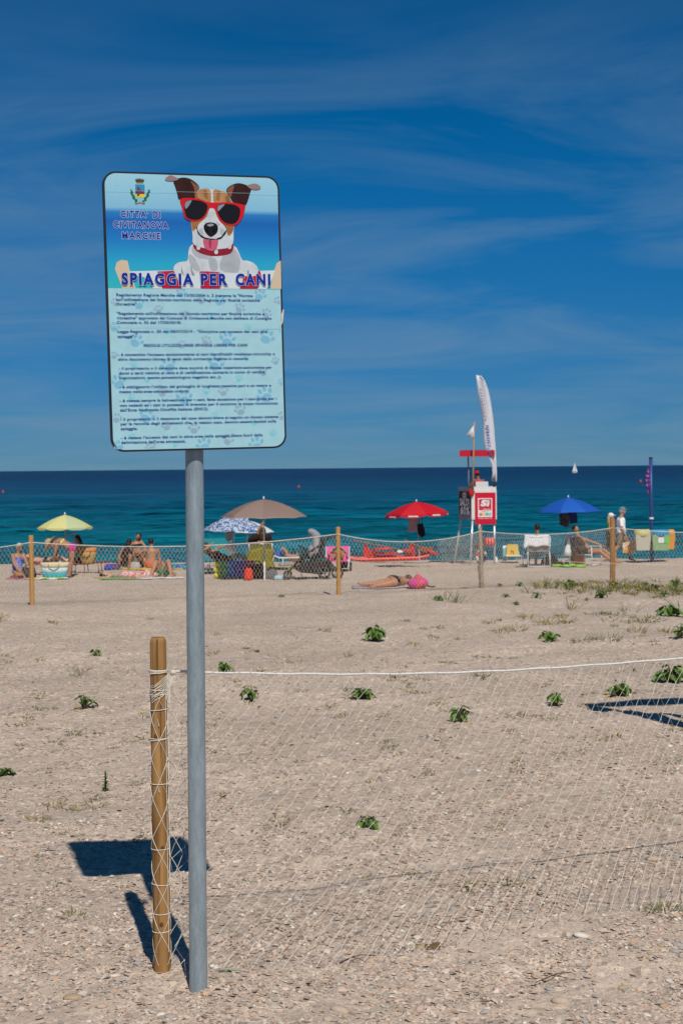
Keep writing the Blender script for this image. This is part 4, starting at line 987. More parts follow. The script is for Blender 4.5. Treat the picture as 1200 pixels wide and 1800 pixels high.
def beach_chair(label, loc, rz, fab, frame_m, H=.36, back=22, bh=.55, Wd=.54, armh=.24, towel=None):
    """faces local -y"""
    o = thing('beach_chair', label, 'chair', loc, rz, group='sun loungers and beach chairs')
    by = .24; ty = by + bh * math.sin(R(back)); tz = H + bh * math.cos(R(back))
    for x in (-1, 1):
        X = x * Wd / 2
        MB().tube([(X, -.26, H), (X, by, H), (X, ty, tz)], .013, 8).build('side_rail', frame_m, o, True)
        MB().tube([(X, -.28, 0), (X, -.26, H + armh)], .013, 8).build('leg', frame_m, o, True)
        MB().tube([(X, .32, 0), (X, by + .02, H + .06)], .013, 8).build('leg', frame_m, o, True)
        MB().box((X, .02, H + armh), (.045, .56, .025)).build('armrest', white_m, o)
    for y_, z_ in ((ty, tz), (.32, .04), (-.28, .04)): MB().tube([(-Wd / 2, y_, z_), (Wd / 2, y_, z_)], .0125, 8).build('cross_bar', frame_m, o, True)
    MB().box((0, -.01, H), (Wd - .03, .50, .014)).build('seat_fabric', fab, o)
    MB().box((0, by + bh * math.sin(R(back)) / 2, H + bh * math.cos(R(back)) / 2 + .02), (Wd - .03, .014, bh - .06), m=Matrix.Rotation(-R(back), 3, 'X')).build('back_fabric', fab, o)
    return o
def towel(label, loc, w, d, m, rz=0, bump=.02, name='beach_towel', group='towels on the sand'):
    nx, ny = 14, 10; g = random.Random(label); vs = []; fs = []; ph = [g.uniform(0, 6) for _ in range(4)]
    c, s = math.cos(rz), math.sin(rz)
    for lay in (0, 1):
        for i in range(nx + 1):
            for j in range(ny + 1):
                x = (i / nx - .5) * w; y = (j / ny - .5) * d; X, Y = x * c - y * s, x * s + y * c
                z = float(zg(loc.x + X, loc.y + Y)) - loc.z + .012 + bump * (.5 + .5 * math.sin(5 * x / w * 3 + ph[0]) * math.sin(4 * y / d * 3 + ph[1])) + .012 * (1 - lay)
                vs.append((X, Y, z))
    N = (nx + 1) * (ny + 1)
    for lay in (0, 1):
        for i in range(nx):
            for j in range(ny):
                a = lay * N + i * (ny + 1) + j; fs.append((a, a + ny + 1, a + ny + 2, a + 1))
    for i in range(nx): 
        for j in (0, ny): a = i * (ny + 1) + j; fs.append((a, a + ny + 1, a + ny + 1 + N, a + N))
    for j in range(ny):
        for i in (0, nx): a = i * (ny + 1) + j; fs.append((a, a + 1, a + 1 + N, a + N))
    o = MB().add(vs, fs).build(name, m, None, True); o.location = loc
    return tag(o, label, 'towel', group)
def lump(mb, c, r, seed=0, k=.18, seg=14, ring=10):
    """soft crumpled bundle"""
    g = random.Random(seed); ax = [(g.uniform(-9, 9) / max(r), g.uniform(-9, 9) / max(r), g.uniform(0, 6)) for _ in range(5)]
    t = MB(); t.ball((0, 0, 0), r, seg, ring)
    t.v = [tuple(Vector(c) + Vector(p) * (1 + k * sum(math.sin(a[0] * p[0] * .35 + a[1] * p[2] * .35 + a[2]) for a in ax) / 2.5)) for p in t.v]
    return mb.add(t.v, t.f)
def soft_bag(name, label, loc, w, d, h, m, strap=None, seed=1, top=.8, cat='bag', group='bags on the beach', rz=0):
    """slack bag standing on the sand, mouth at the top, two carrying loops"""
    o = thing(name, label, cat, loc, rz, group)
    mb = MB(); g = random.Random(seed); n = 18; prof = [(.80, 0), (.97, .12), (1.0, .35), (.95, .65), (top, .92), (top * .9, 1.0), (top * .7, .95)]
    vs = []; fs = []
    for r, z in prof:
        for j in range(n):
            a = 2 * math.pi * j / n; sq = (abs(math.cos(a)) ** 3 + abs(math.sin(a)) ** 3) ** (-1 / 3)
            k = r * (1 + .05 * math.sin(3 * a + seed) + .03 * math.sin(7 * a + z * 5))
            vs.append((w / 2 * k * sq * math.cos(a), d / 2 * k * sq * math.sin(a), z * h * (1 + .06 * math.sin(2 * a + seed))))
    for i in range(len(prof) - 1):
        for j in range(n): a, b_ = i * n + j, i * n + (j + 1) % n; fs.append((a, b_, b_ + n, a + n))
    fs.append(tuple(reversed(range(n)))); fs.append(tuple(range((len(prof) - 1) * n, len(prof) * n)))
    mb.add(vs, fs).build('bag_body', m, o, True)
    if strap:
        for y in (-1, 1):
            MB().tube([(w * .28 * math.cos(t) * -1, y * d * .42, h * .85 + h * .42 * math.sin(t)) for t in [math.pi * i / 10 for i in range(11)]], .010, 6).build('handle', strap, o, True)
    return o

# ------------------------------------------------------------------ poses (facing local -y, 'l' side at +x)
SX = (1, 0, 0)
def P_stand(h=1.0, la=(.0, .05), ra=(.0, -.05), step=.0, el=None):
    return dict(side=SX, pel=(0, 0, .93), che=(0, .01, 1.37), head=(0, -.02, 1.60),
                el=(.23, .02 + la[0], 1.10), wl=(.25, -.06 + la[0] * 2, .86), er=(-.23, .02 + ra[0], 1.10), wr=(-.25, -.06 + ra[0] * 2, .86),
                kl=(.10, -.04 - step, .50), al=(.10, .02 - step * 1.5, .08), kr=(-.10, -.03 + step * .6, .50), ar=(-.10, .03 + step * 1.9, .09))
def P_kneel(lean=.0):
    return dict(side=SX, pel=(0, .06, .27), che=(0, .04 - lean, .70), head=(0, .0 - lean * 1.3, .92),
                el=(.22, -.08, .46), wl=(.10, -.28, .24), er=(-.22, -.08, .46), wr=(-.10, -.28, .24),
                kl=(.13, -.36, .09), al=(.12, .14, .07), tl=(.12, .30, .03), kr=(-.13, -.36, .09), ar=(-.12, .14, .07), tr=(-.12, .30, .03))
def P_chair(H, recl=.12):
    return dict(side=SX, pel=(0, .10, H + .12), che=(0, .10 + recl * 1.6, H + .55), head=(0, .06 + recl * 1.6, H + .80),
                el=(.27, .12 + recl, H + .30), wl=(.27, -.14, H + .28), er=(-.27, .12 + recl, H + .30), wr=(-.27, -.14, H + .28),
                kl=(.12, -.36, H + .12), al=(.12, -.46, .09), kr=(-.12, -.36, H + .12), ar=(-.12, -.46, .09))
def P_lie(prone=False, knees=0.0, z=0.0):
    """on the ground along local x, head at +x"""
    return dict(side=(0, 1, 0), pel=(0, 0, .12 + z), che=(.44, 0, .12 + z), head=(.70, 0, .13 + z),
                el=(.30, .30, .06 + z), wl=(.52, .36, .05 + z), er=(.30, -.30, .06 + z), wr=(.52, -.36, .05 + z),
                kl=(-.42 + knees * .3, .13, .08 + knees * .42 + z), al=(-.82 + knees * .42, .14, .06 + z), tl=(-.95 + knees * .42, .16, .10 * (not prone) + .03 + z),
                kr=(-.42 + knees * .3, -.13, .08 + knees * .42 + z), ar=(-.82 + knees * .42, -.14, .06 + z), tr=(-.95 + knees * .42, -.16, .10 * (not prone) + .03 + z))
def mod(d, **k): d = dict(d); d.update(k); return d
shades = mat('dark_lens', (.01, .01, .012), .2, .5, 0)

# ------------------------------------------------------------------ group by the yellow umbrella
b0 = gp(33, 1017)
towel('pink towel under the kneeling woman with sunglasses', gp(42, 1018.5), .85, .45, cloth('pink', (.62, .12, .34)))
swim = pattern_cloth('blue_floral', (.03, .08, .55), (.35, .60, .85), 18, .5, .03, (.45, .08, .30))
person('person kneeling on a pink towel in a blue floral swimsuit and sunglasses', b0,
       mod(P_kneel(.02), head=(.02, -.06, .92), wl=(.16, -.34, .12), wr=(-.02, -.38, .10), el=(.22, -.16, .42), er=(-.20, -.18, .42)),
       'tan', (.15, -1, -.05), 'grey', wear=[('swimsuit', swim, SUIT), ('shades', shades)], rz=R(38), sc=.92)
soft_bag('beach_bag', 'dark grey woven bag behind the thin yellow post', gp(51, 1017), .40, .25, .30, cloth('charcoal_weave', (.05, .055, .06)), blackm, 2)
towel('white and lime towel under the striped cool bag', gp(84, 1018), 1.1, .5, pattern_cloth('lime', (.55, .68, .08), (.72, .74, .70), 3, .5, .02))
# striped bag: cream, white, turquoise
def striped_bag():
    p = gp(97, 1017); o = thing('beach_bag', 'large tote with cream, white and turquoise bands by the straw hat', 'bag', p, 0, 'bags on the beach')
    for i, (z0, z1, c) in enumerate(((0, .15, cloth('turquoise', (.03, .33, .43))), (.15, .29, cloth('pale_aqua', (.45, .66, .70))), (.29, .43, cloth('cream', (.66, .56, .38))))):
        f0, f1 = .30 + .09 * z0 / .43, .30 + .09 * z1 / .43
        MB().tube([(0, 0, z0), (0, 0, (z0 + z1) / 2), (0, 0, z1)], [(f0, .15), ((f0 + f1) / 2, .155), (f1, .15)], 20, side=(1, 0, 0)).build('band', c, o, True)
    for y in (-.15, .15): MB().tube([(-.14, y, .40), (-.12, y * 1.05, .28), (0, y * 1.1, .22), (.12, y * 1.05, .28), (.14, y, .40)], .012, 6).build('handle', cloth('rope_brown', (.28, .17, .07)), o, True)
striped_bag()
def cooler():
    p = gp(112.5, 1011); o = thing('cool_box', 'small green drinks cooler with a white lid beside the tote', 'cooler', p, 0)
    MB().lathe([(.13, 0), (.15, .02), (.155, .34), (.15, .36)], 18).build('tank', mat('teal_plastic', (.02, .30, .24), .4), o, True)
    l = MB().lathe([(.16, .362), (.165, .39), (.16, .44), (.10, .46)], 18).build('lid', white_m, o, True)
    MB().box((.05, -.14, .43), (.10, .05, .03)).build('spout_cap', mat('red_plastic', (.55, .03, .03), .4), l)
cooler()
straw = mat('straw', (.46, .33, .17), .9, .1, .25, 50, bump=.4, bscale=120)
person('person bending over in a pink and yellow bikini with a wide straw hat', gp(118, 1015),
       dict(side=(.15, 1, 0), pel=(.16, 0, .84), che=(-.22, .02, 1.04), head=(-.45, .0, .94), el=(-.30, .18, .76), wl=(-.33, .12, .50), er=(-.28, -.18, .76), wr=(-.34, -.10, .50),
            kl=(.06, .12, .45), al=(.02, .12, .08), tl=(-.14, .12, .02), kr=(.16, -.12, .45), ar=(.08, -.12, .08), tr=(-.08, -.12, .02)),
       'tan', (-.6, -.1, -.9), 'brown', wear=[('bikini_bottom', cloth('magenta', (.50, .03, .22)), BRIEF), ('bikini_top', cloth('pale_yellow', (.60, .55, .22)), [('torso', .62, .72, 1.06)]), ('hat', straw)], sc=.96)
redfr = mat('red_frame', (.25, .02, .03), .45)
lb1 = gp(80, 1010)
lounger('low sunbed with dark red frame behind the striped tote', lb1, R(180), cloth('wine', (.20, .03, .05)), redfr, 25, 1.5, .55, .28)
person('person lying on the low red sunbed behind the striped tote', lb1 + Vector((.10, 0, .0)),
       mod(P_lie(z=.25), kl=(-.34, .10, .56), al=(-.55, .12, .40), tl=(-.66, .12, .36), kr=(-.38, -.12, .50), ar=(-.62, -.12, .36), tr=(-.74, -.12, .34), pel=(.06, 0, .40), che=(.45, 0, .44), head=(.68, 0, .52)), 'light', (.3, 0, 1), 'brown', wear=[('shorts', cloth('dark_navy', (.02, .02, .035)), BRIEF)], rz=R(170), sc=.9)
lb2 = gp(152, 1007)
lounger('low sunbed with dark red frame under the round straw basket', lb2, R(0), cloth('wine2', (.22, .03, .05)), redfr, 6, 1.7, .55, .26)
person('person with dark hair sitting on the sunbed beside the straw basket', lb2 + Vector((-.22, .05, 0)),
       dict(side=(.3, 1, 0), pel=(.10, 0, .40), che=(.06, .02, .82), head=(-.04, .0, 1.04), el=(-.08, .24, .62), wl=(-.26, .20, .46), er=(-.06, -.22, .60), wr=(-.28, -.18, .46), kl=(-.36, .12, .44), al=(-.55, .14, .09), tl=(-.72, .14, .03), kr=(-.32, -.12, .44), ar=(-.58, -.14, .09), tr=(-.75, -.14, .03)),
       'tan', (-1, -.2, -.2), 'black', .22, wear=[('bikini', cloth('black_swim', (.015, .015, .02)), BRIEF + BRA)], sc=.93)
def basket():
    o = thing('straw_basket', 'round straw basket with an orange rim on the sunbed', 'basket', lb2 + Vector((.08, -.17, .275)), 0)
    MB().lathe([(.16, 0), (.20, .05), (.24, .25), (.25, .36)], 20).build('woven_body', mat('straw_gold', (.52, .33, .11), .9, .1, .25, 50, bump=.4, bscale=100), o, True)
    MB().lathe([(.252, .34), (.262, .36), (.262, .43), (.24, .45)], 20).build('rim_band', pattern_cloth('orange_rim', (.66, .16, .05), (.55, .30, .06), 16), o, True)
    for y in (-.22, .2): MB().tube([(-.12, y, .36), (-.10, y * 1.1, .24), (0, y * 1.16, .18), (.10, y * 1.1, .24), (.12, y, .36)], .012, 6).build('handle', cloth('dark_brown', (.05, .025, .015)), o, True)
basket()
yc1 = mat('canvas_yellow', (.60, .58, .24), .85, .1, .08); yc2 = mat('canvas_sage', (.46, .52, .30), .85, .1, .08)
yu = gp(116, 1008)
um = umbrella('pale yellow and sage umbrella over the straw hat group', yu, 1.66, .78, .37, [yc1, yc1, yc2, yc1], alu, valance=.06, n=8, arc=.5, rot=.25)
MB().tube([(-.42, -.05, 1.0), (0, -.02, 1.04), (.20, 0, 1.10)], .012, 6).ball((.24, 0, 1.12), (.06, .03, .03), 8, 6).build('hook_arm', mat('drift_arm', (.38, .33, .28), .8), um, True)

# ------------------------------------------------------------------ group in front of the water, left of the pole
gA = gp(222, 999)
person('person in a dark wrap sitting hunched beside the long haired woman', gA,
       dict(side=(1, .3, 0), pel=(0, .05, .14), che=(.06, .10, .58), head=(.10, .06, .80), el=(.26, -.1, .40), wl=(.20, -.34, .32), er=(-.20, -.08, .38), wr=(-.10, -.34, .30), kl=(.18, -.36, .42), al=(.16, -.46, .08), kr=(-.16, -.36, .42), ar=(-.14, -.46, .08)),
       'deep', (.3, 1, 0), 'black', .1, wear=[('wrap', cloth('dark_brown_wrap', (.035, .02, .018)), [('torso', .0, .92, 1.25), ('leg_l', 0, .5, 1.2), ('leg_r', 0, .5, 1.2)])], sc=1.0)
gB = gp(243, 998)
person('person with long black hair kneeling up above the hunched one', gB,
       dict(side=(1, .2, 0), pel=(-.02, .05, .42), che=(-.06, .04, .83), head=(.03, -.03, 1.03), el=(.28, -.06, .66), wl=(.06, -.2, .46), er=(-.30, -.10, .64), wr=(-.24, -.32, .52), kl=(.14, -.06, .06), al=(.14, .36, .07), tl=(.14, .5, .03), kr=(-.14, -.06, .06), ar=(-.14, .36, .07), tr=(-.14, .5, .03)),
       'tan', (-.3, -1, -.4), 'black', .30, wear=[('bikini', cloth('black_swim', (.015, .015, .02)), BRIEF + BRA)], sc=.95)
person('person with bare tanned back sitting on the yellow towel', gp(266, 1000),
       dict(side=(-1, 0, 0), pel=(0, -.02, .13), che=(.02, .02, .58), head=(.0, .06, .80), sl=(-.19, .02, .55), sr=(.20, .02, .55), el=(-.24, .10, .34), wl=(-.16, .16, .12), er=(.26, .08, .32), wr=(.24, .06, .10), kl=(-.30, .30, .40), al=(-.46, .46, .08), kr=(.16, .40, .24), ar=(.0, .55, .07), tl=(-.55, .58, .03), tr=(-.1, .68, .03)),
       'tan', (0, 1, -.25), 'black', wear=[('trunks', cloth('coral', (.60, .14, .07)), BRIEF)], sc=1.02)
towel('yellow towel under the bare backed sitter', gp(268, 1002), 1.9, .5, cloth('mustard', (.62, .42, .09)))
soft_bag('beach_bag', 'pale grey slumped bag between the two dark haired people', gp(236, 1001), .42, .3, .22, cloth('pale_grey', (.40, .39, .35)), None, 4)
soft_bag('beach_bag', 'royal blue crumpled bag beside the purple bag', gp(191, 1001.5), .26, .22, .17, cloth('royal', (.05, .07, .36)), None, 5)
soft_bag('beach_bag', 'dark purple crumpled bag beside the royal blue one', gp(203, 1001), .28, .22, .17, cloth('plum', (.10, .05, .16)), None, 6)
towel('green towel under the person in the beige top', gp(215, 1018), 1.1, .5, cloth('leaf', (.16, .46, .12)))
person('person lying on a green towel in a beige top and dark glasses', gp(222, 1017.5), mod(P_lie(), el=(.5, .25, .05), wl=(.85, .18, .05), er=(.30, -.26, .08)), 'light', (.1, -.5, 1), 'black',
       wear=[('top', cloth('beige', (.34, .29, .22)), VEST), ('shorts', pattern_cloth('pink_check', (.62, .10, .12), (.66, .56, .50), 14), [('torso', .0, .4, 1.15), ('leg_l', 0, .5, 1.2), ('leg_r', 0, .5, 1.2)]), ('shades', shades)], rz=R(172), sc=.88)
o = tag(fuse(lump(lump(MB(), (0, 0, .10), (.24, .15, .12), 3), (.22, .02, .09), (.14, .13, .10), 4), 'clothes_heap', pattern_cloth('red_white', (.55, .03, .05), (.66, .60, .56), 12), None), 'heap of red and white cloth by the lying person in beige', 'cloth'); o.location = gp(254, 1017)
towel('white towel under the person with raised knees', gp(283, 1017), 1.2, .5, cloth('white_towel', (.70, .71, .72)))
person('person lying back with both knees raised in green shorts', gp(285, 1016.5),
       dict(side=(1, 0, 0), pel=(0, .15, .13), che=(0, .55, .20), head=(-.06, .76, .34), el=(.3, .5, .08), wl=(.32, .25, .06), er=(-.3, .5, .08), wr=(-.32, .25, .06), kl=(.20, -.14, .50), al=(.30, -.36, .09), tl=(.36, -.52, .03), kr=(-.14, -.16, .48), ar=(-.26, -.38, .09), tr=(-.30, -.54, .03)),
       'tan', (0, -.6, .6), 'black', wear=[('shorts', cloth('emerald', (.02, .26, .15)), SHORTS(1.1, .25))], sc=.95)
soft_bag('beach_bag', 'long blue holdall behind the person with raised knees', gp(318, 1001), .75, .3, .17, pattern_cloth('blue_teal', (.03, .06, .34), (.03, .26, .30), 8), None, 7)

# ------------------------------------------------------------------ group under the brown and blue umbrellas
teal = cloth('teal', (.02, .22, .25))
lt = gp(372, 1002)
lounger('teal folding lounger with a tall raised back by the sign pole', lt + Vector((.1, .5, 0)), R(90), teal, alu, 70, 1.9, .9, .32)
lg_ = gp(392, 1006)
lounger('grey lounger under the person with long brown hair', lg_, R(180), cloth('slate', (.16, .17, .19)), alu, 38, 1.8, .6, .26)
person('person with long brown hair resting on a grey lounger by the rainbow mattress', lg_ + Vector((-.04, 0, 0)),
       dict(side=(0, -1, 0), pel=(.15, 0, .38), che=(-.22, 0, .58), head=(-.42, 0, .80), el=(-.50, -.34, .66), wl=(-.30, -.2, .84), er=(-.15, .30, .70), wr=(.10, .24, .78), kl=(.55, -.12, .50), al=(.85, -.12, .34), tl=(.98, -.12, .40), kr=(.5, .12, .52), ar=(.85, .12, .34), tr=(.98, .12, .40)),
       'tan', (.7, .5, .3), 'brown', .36, wear=[('top', cloth('maroon', (.13, .01, .02)), SUIT)], sc=.95)
pat = pattern_cloth('blue_leaf', (.025, .06, .22), (.50, .58, .68), 17, .5, .02)
pb = gp(411, 1010)
umbrella('blue and white leaf patterned umbrella beside the brown one', pb, 1.66, .90, .44, [pat], alu, white_m, .62, n=8, arc=.45, rot=.3, lean=(.01, 0))
o = thing('hanging_bag', 'white carrier bag hung on the leaf patterned umbrella pole', 'bag', pb + Vector((-.01, -.04, .62)), 0, 'things hung under umbrellas')
fuse(lump(MB(), (-.04, 0, .12), (.17, .08, .15), 6, .15), 'bag_body', mat('white_plastic', (.66, .67, .66), .5, .3, .08), o); MB().tube([(-.06, 0, .24), (.0, .04, .36), (.02, 0, .24)], .008, 5).build('handle', white_m, o, True)
o = thing('hanging_shirt', 'grey cloth hung inside the leaf patterned umbrella', 'cloth', pb + Vector((-.06, -.05, .98)), 0, 'things hung under umbrellas')
MB().prism([(-.14, .22), (.06, .24), (.03, -.02), (-.08, -.08), (-.16, .02)], -.02, .02).build('drape', cloth('dove', (.36, .35, .37)), o)
third = gp(434, 1001)
bw = mat('canvas_blue', (.02, .12, .46), .8, .1, .1); bww = mat('canvas_white', (.68, .68, .66), .8, .1, .06)
umbrella('blue umbrella with white edge behind the brown one', third, 1.46, .80, .34, [bw, bww], white_m, n=8, rot=.1, edge=bww, lean=(.02, 0))
brown = mat('canvas_brown', (.235, .165, .14), .85, .1, .07)
bu = gp(465, 1020)
umbrella('big taupe brown umbrella on a half white pole', bu, 2.02, 1.07, .44, [brown, mat('canvas_brown_alt', (.265, .190, .160), .85, .1, .09)], alu, white_m, .80, n=8, arc=.72, rot=.02, edge=mat('taupe_edge', (.42, .34, .29), .8))  # every second panel in a slightly paler brown
ch = gp(460, 1012)
beach_chair('low chair draped in an olive towel under the brown umbrella', ch, R(180), cloth('olive_seat', (.20, .18, .02)), alu, .36, 16, .55, .62)
mb = MB()
for i in range(9):
    for j in range(9): mb.v.append((-.36 + .72 * i / 8 + .03 * math.sin(j), -.46 - .05 * math.sin(i * 1.3) - .08 * (1 - j / 8),   .14 + .66 * j / 8 * (1 - .15 * abs(i - 4) / 4)))
for i in range(8):
    for j in range(8): a = i * 9 + j; mb.f.append((a, a + 9, a + 10, a + 1))
o = thing('beach_towel', 'olive green towel hung over the back of the low chair', 'towel', ch, 0); q = mb.build('drape', cloth('olive', (.21, .18, .015)), o, True); q.modifiers.new('s', 'SOLIDIFY').thickness = .02
person('person with big curly dark hair seated under the brown umbrella, one arm up', ch + Vector((.03, .0, 0)),
       mod(P_chair(.36, .03), el=(-.12, .05, 1.20), wl=(.04, .0, 1.48), sl=(-.17, .10, .93), sr=(.17, .10, .93), er=(.26, -.02, .70), wr=(.25, -.2, .60), side=(-1, 0, 0), pel=(0, -.02, .50), che=(0, .0, .95), head=(.02, -.01, 1.20),
           kl=(-.12, .40, .48), al=(-.12, .48, .09), tl=(-.12, .65, .03), kr=(.12, .40, .48), ar=(.12, .48, .09), tr=(.12, .65, .03), hl=(-.095, -.02, .47), hr=(.095, -.02, .47)),
       'tan', (.3, 1, 0), 'brown', .2, wear=[('bikini', cloth('black_swim', (.015, .015, .02)), BRIEF + BRA)])
o = thing('head_scarf', 'dark patterned scarf tied round the curly haired person', 'scarf', ch + Vector((-.02, .02, .94)), 0)
fuse(lump(lump(MB(), (-.16, 0, .06), (.15, .12, .13), 8, .3), (.18, .02, .05), (.16, .12, .13), 9, .3), 'scarf_cloth', cloth('scarf_dark', (.03, .018, .014)), o)
def mattress():
    p = gp(413, 1017.5); o = thing('inflatable_mattress', 'rainbow striped inflatable mattress with fat yellow end rolls', 'inflatable', p, R(4))
    cols = [('rb_yellow', (.62, .58, .03)), ('rb_green', (.03, .42, .12)), ('rb_blue', (.01, .24, .60)), ('rb_indigo', (.03, .09, .50)), ('rb_violet', (.20, .03, .36)), ('rb_red', (.55, .015, .12)), ('rb_pink', (.58, .05, .14))]
    xs = [-.52, -.33, -.17, -.02, .12, .27, .42, .55]
    for k, (n, c) in enumerate(cols):
        m = mat(n, c, .3, .5, .08)
        if k == 0:
            for r in range(3): MB().tube([(-.54, 0, .09 + r * .145), (-.48, 0, .09 + r * .145), (xs[1] - .02, 0, .09 + r * .145)], [.05, .075, .08], 12).build('roll', m, o, True)
        else:
            mb = MB()
            for r in range(3): mb.tube([(xs[k] - .02, 0, .09 + r * .145), ((xs[k] + xs[k + 1]) / 2, 0, .092 + r * .145), (xs[k + 1] - .02, 0, .09 + r * .145)], [.076, .086, .076], 12)
            fuse(mb, 'stripe', m, o, .014)
mattress()
soft_bag('beach_bag', 'bright red bag at the end of the rainbow mattress', gp(437, 1020), .22, .2, .30, cloth('scarlet', (.62, .04, .02)), None, 9, .6)
soft_bag('beach_bag', 'black rucksack between the red bag and the brown umbrella pole', gp(452, 1016), .40, .3, .34, cloth('black_bag', (.015, .015, .018)), blackm, 10)
soft_bag('beach_bag', 'round grey rucksack beside the brown umbrella pole', gp(476.5, 1019), .34, .3, .30, cloth('mid_grey', (.13, .13, .14)), None, 11, .6)
soft_bag('beach_bag', 'small yellow bag behind the round grey rucksack', gp(478, 1010), .16, .14, .34, cloth('lemon', (.66, .58, .03)), None, 12, .6)
tb_ = gp(497, 1007)
def table(label, p, w, d, h, m, name='folding_table'):
    o = thing(name, label, 'table', p, 0)
    MB().box((0, 0, h), (w, d, .03)).build('table_top', m, o)
    for x in (-1, 1):
        for y in (-1, 1): MB().tube([(x * w * .42, y * d * .42, 0), (x * w * .36, y * d * .38, h - .012)], .014, 7).build('leg', white_m, o, True)
    return o
wl_ = gp(497, 1000)
lounger('white lounger holding a person in blue shorts beside the stroller', wl_, R(180), white_m, white_m, 20, 1.5, .6, .34)
person('person lying on the white lounger in blue shorts with one foot out', wl_ + Vector((-.05, 0, 0)),
       mod(P_lie(z=.34), pel=(.28, 0, .46), che=(.66, 0, .55), head=(.9, 0, .66), hl=(.2, .1, .46), hr=(.2, -.1, .46), kl=(-.10, .12, .74), al=(-.28, .14, .45), tl=(-.4, .14, .47), kr=(-.15, -.12, .45), ar=(-.55, -.12, .44), tr=(-.60, -.12, .58)), 'tan', (.2, 0, 1), 'black', wear=[('shorts', cloth('cobalt', (.02, .10, .40)), SHORTS())], rz=R(180), sc=.85)
o = thing('camp_cot', 'low camouflage green and yellow mat on thin legs beside the stroller', 'cot', gp(503, 1014), 0)
MB().box((0, 0, .22), (1.0, .4, .05)).build('mat_pad', pattern_cloth('camo', (.07, .09, .02), (.40, .38, .04), 6), o)
for x in (-.4, .05, .4): MB().tube([(x, -.18, 0), (x, -.18, .2)], .012, 6).tube([(x, .18, 0), (x, .18, .2)], .012, 6).build('leg', greym, o, True)
soft_bag('cool_bag', 'pale blue squat bag beside the round grey rucksack', gp(489, 1019), .30, .2, .12, cloth('ice', (.34, .52, .58)), None, 14, .85)
soft_bag('beach_bag', 'shaggy brown bag lying behind the stroller', gp(520, 991), .42, .3, .24, mat('shaggy_brown', (.17, .085, .04), .95, .05, .4, 30, bump=.6, bscale=50), None, 15, .5)
soft_bag('beach_bag', 'flat grey bag behind the camouflage mat', gp(505, 995), .55, .3, .14, cloth('stone', (.26, .25, .24)), None, 16, .6)
def stroller():
    p = gp(549, 1018); o = thing('baby_stroller', 'black baby stroller with a grey cloth over its seat', 'stroller', p, 0)
    for x, r in ((-.62, .11), (.30, .16), (.63, .15)):
        for y in (-.24, .24) if x != -.62 else (-.10, .10):
            n = 20; w = MB()
            w.tube([(x + (r - .02) * math.cos(2 * math.pi * i / n), y, r + (r - .02) * math.sin(2 * math.pi * i / n)) for i in range(n + 1)], .022, 7, False)
            wo_ = w.build('wheel', mat('tyre', (.03, .032, .035), .7), o, True)
            sp_ = MB()
            for k in range(5): sp_.tube([(x, y, r), (x + (r - .03) * math.cos(k * 1.257), y, r + (r - .03) * math.sin(k * 1.257))], .008, 5)
            sp_.ball((x, y, r), .03, 8, 6).build('spokes', mat('rim_grey', (.16, .17, .18), .5), wo_, True)
    for y in (-.22, .22):
        MB().tube([(-.62, y * .45, .13), (-.50, y, .30), (-.18, y, .62), (.20, y, .86), (.42, y, 1.02), (.62, y, 1.10)], .024, 8).build('frame_tube', blackm, o, True)
        MB().tube([(.63, y, .16), (.45, y, .42), (.12, y, .66)], .022, 8).build('frame_tube', blackm, o, True)
    MB().tube([(.42, -.22, 1.02), (.60, -.22, 1.10), (.70, -.16, 1.08), (.70, .16, 1.08), (.60, .22, 1.10)], .028, 8).build('handlebar', blackm, o, True)
    MB().tube([(-.12, -.2, .72), (-.30, -.2, .82), (-.34, 0, .84), (-.30, .2, .82), (-.12, .2, .72)], .018, 8).build('bumper_bar', blackm, o, True)
    fuse(MB().box((.02, 0, .58), (.52, .38, .12)).box((.22, 0, .78), (.14, .36, .46), m=Matrix.Rotation(R(18), 3, 'Y')).box((-.26, 0, .50), (.12, .34, .20)), 'seat', cloth('stroller_black', (.02, .02, .023)), o, .016)
    fuse(MB().prism([(-.50, .30), (.02, .50), (.40, .44), (.52, .22), (.20, .12), (-.30, .18)], -.2, .2), 'basket', cloth('stroller_mesh', (.025, .025, .028)), o, .016)
    MB().tube([(-.5, -.18, .05), (.1, -.2, .05)], .01, 6).build('footplate', blackm, o, True)
    h = MB(); lump(h, (.06, 0, 1.12), (.19, .16, .15), 21, .35); lump(h, (.09, -.05, .86), (.12, .18, .28), 22, .2); lump(h, (-.04, -.05, .66), (.08, .18, .18), 23, .1)
    fuse(h, 'sun_cloth', pattern_cloth('muslin', (.22, .22, .25), (.34, .34, .37), 20, .5, .1), o, .016)
stroller()
pl = gp(593, 1003)
pinkm = cloth('hot_pink', (.74, .08, .36))
lounger('hot pink lounger with a raised notched back in front of the sea', pl + Vector((0, .3, 0)), R(88), pinkm, white_m, 46, 1.5, .68, .30)
person('person reclining on the hot pink lounger', pl + Vector((.02, .3, 0)),
       dict(side=(1, 0, 0), pel=(0, -.05, .44), che=(0, .28, .66), head=(0, .42, .88), el=(.30, .22, .52), wl=(.30, -.02, .46), er=(-.30, .2, .52), wr=(-.26, -.05, .48), kl=(.14, -.42, .58), al=(.16, -.74, .43), tl=(.18, -.80, .55), kr=(-.12, -.44, .50), ar=(-.18, -.80, .42), tr=(-.22, -.86, .54)), 'tan', (0, -1, .3), 'brown',
       wear=[('bikini', cloth('black_swim', (.015, .015, .02)), BRIEF + BRA), ('shades', shades)], sc=.9)
soft_bag('beach_bag', 'black slumped bag leaning on the hot pink lounger', gp(607, 1003), .40, .35, .34, cloth('black_bag', (.015, .015, .018)), None, 17, .5)
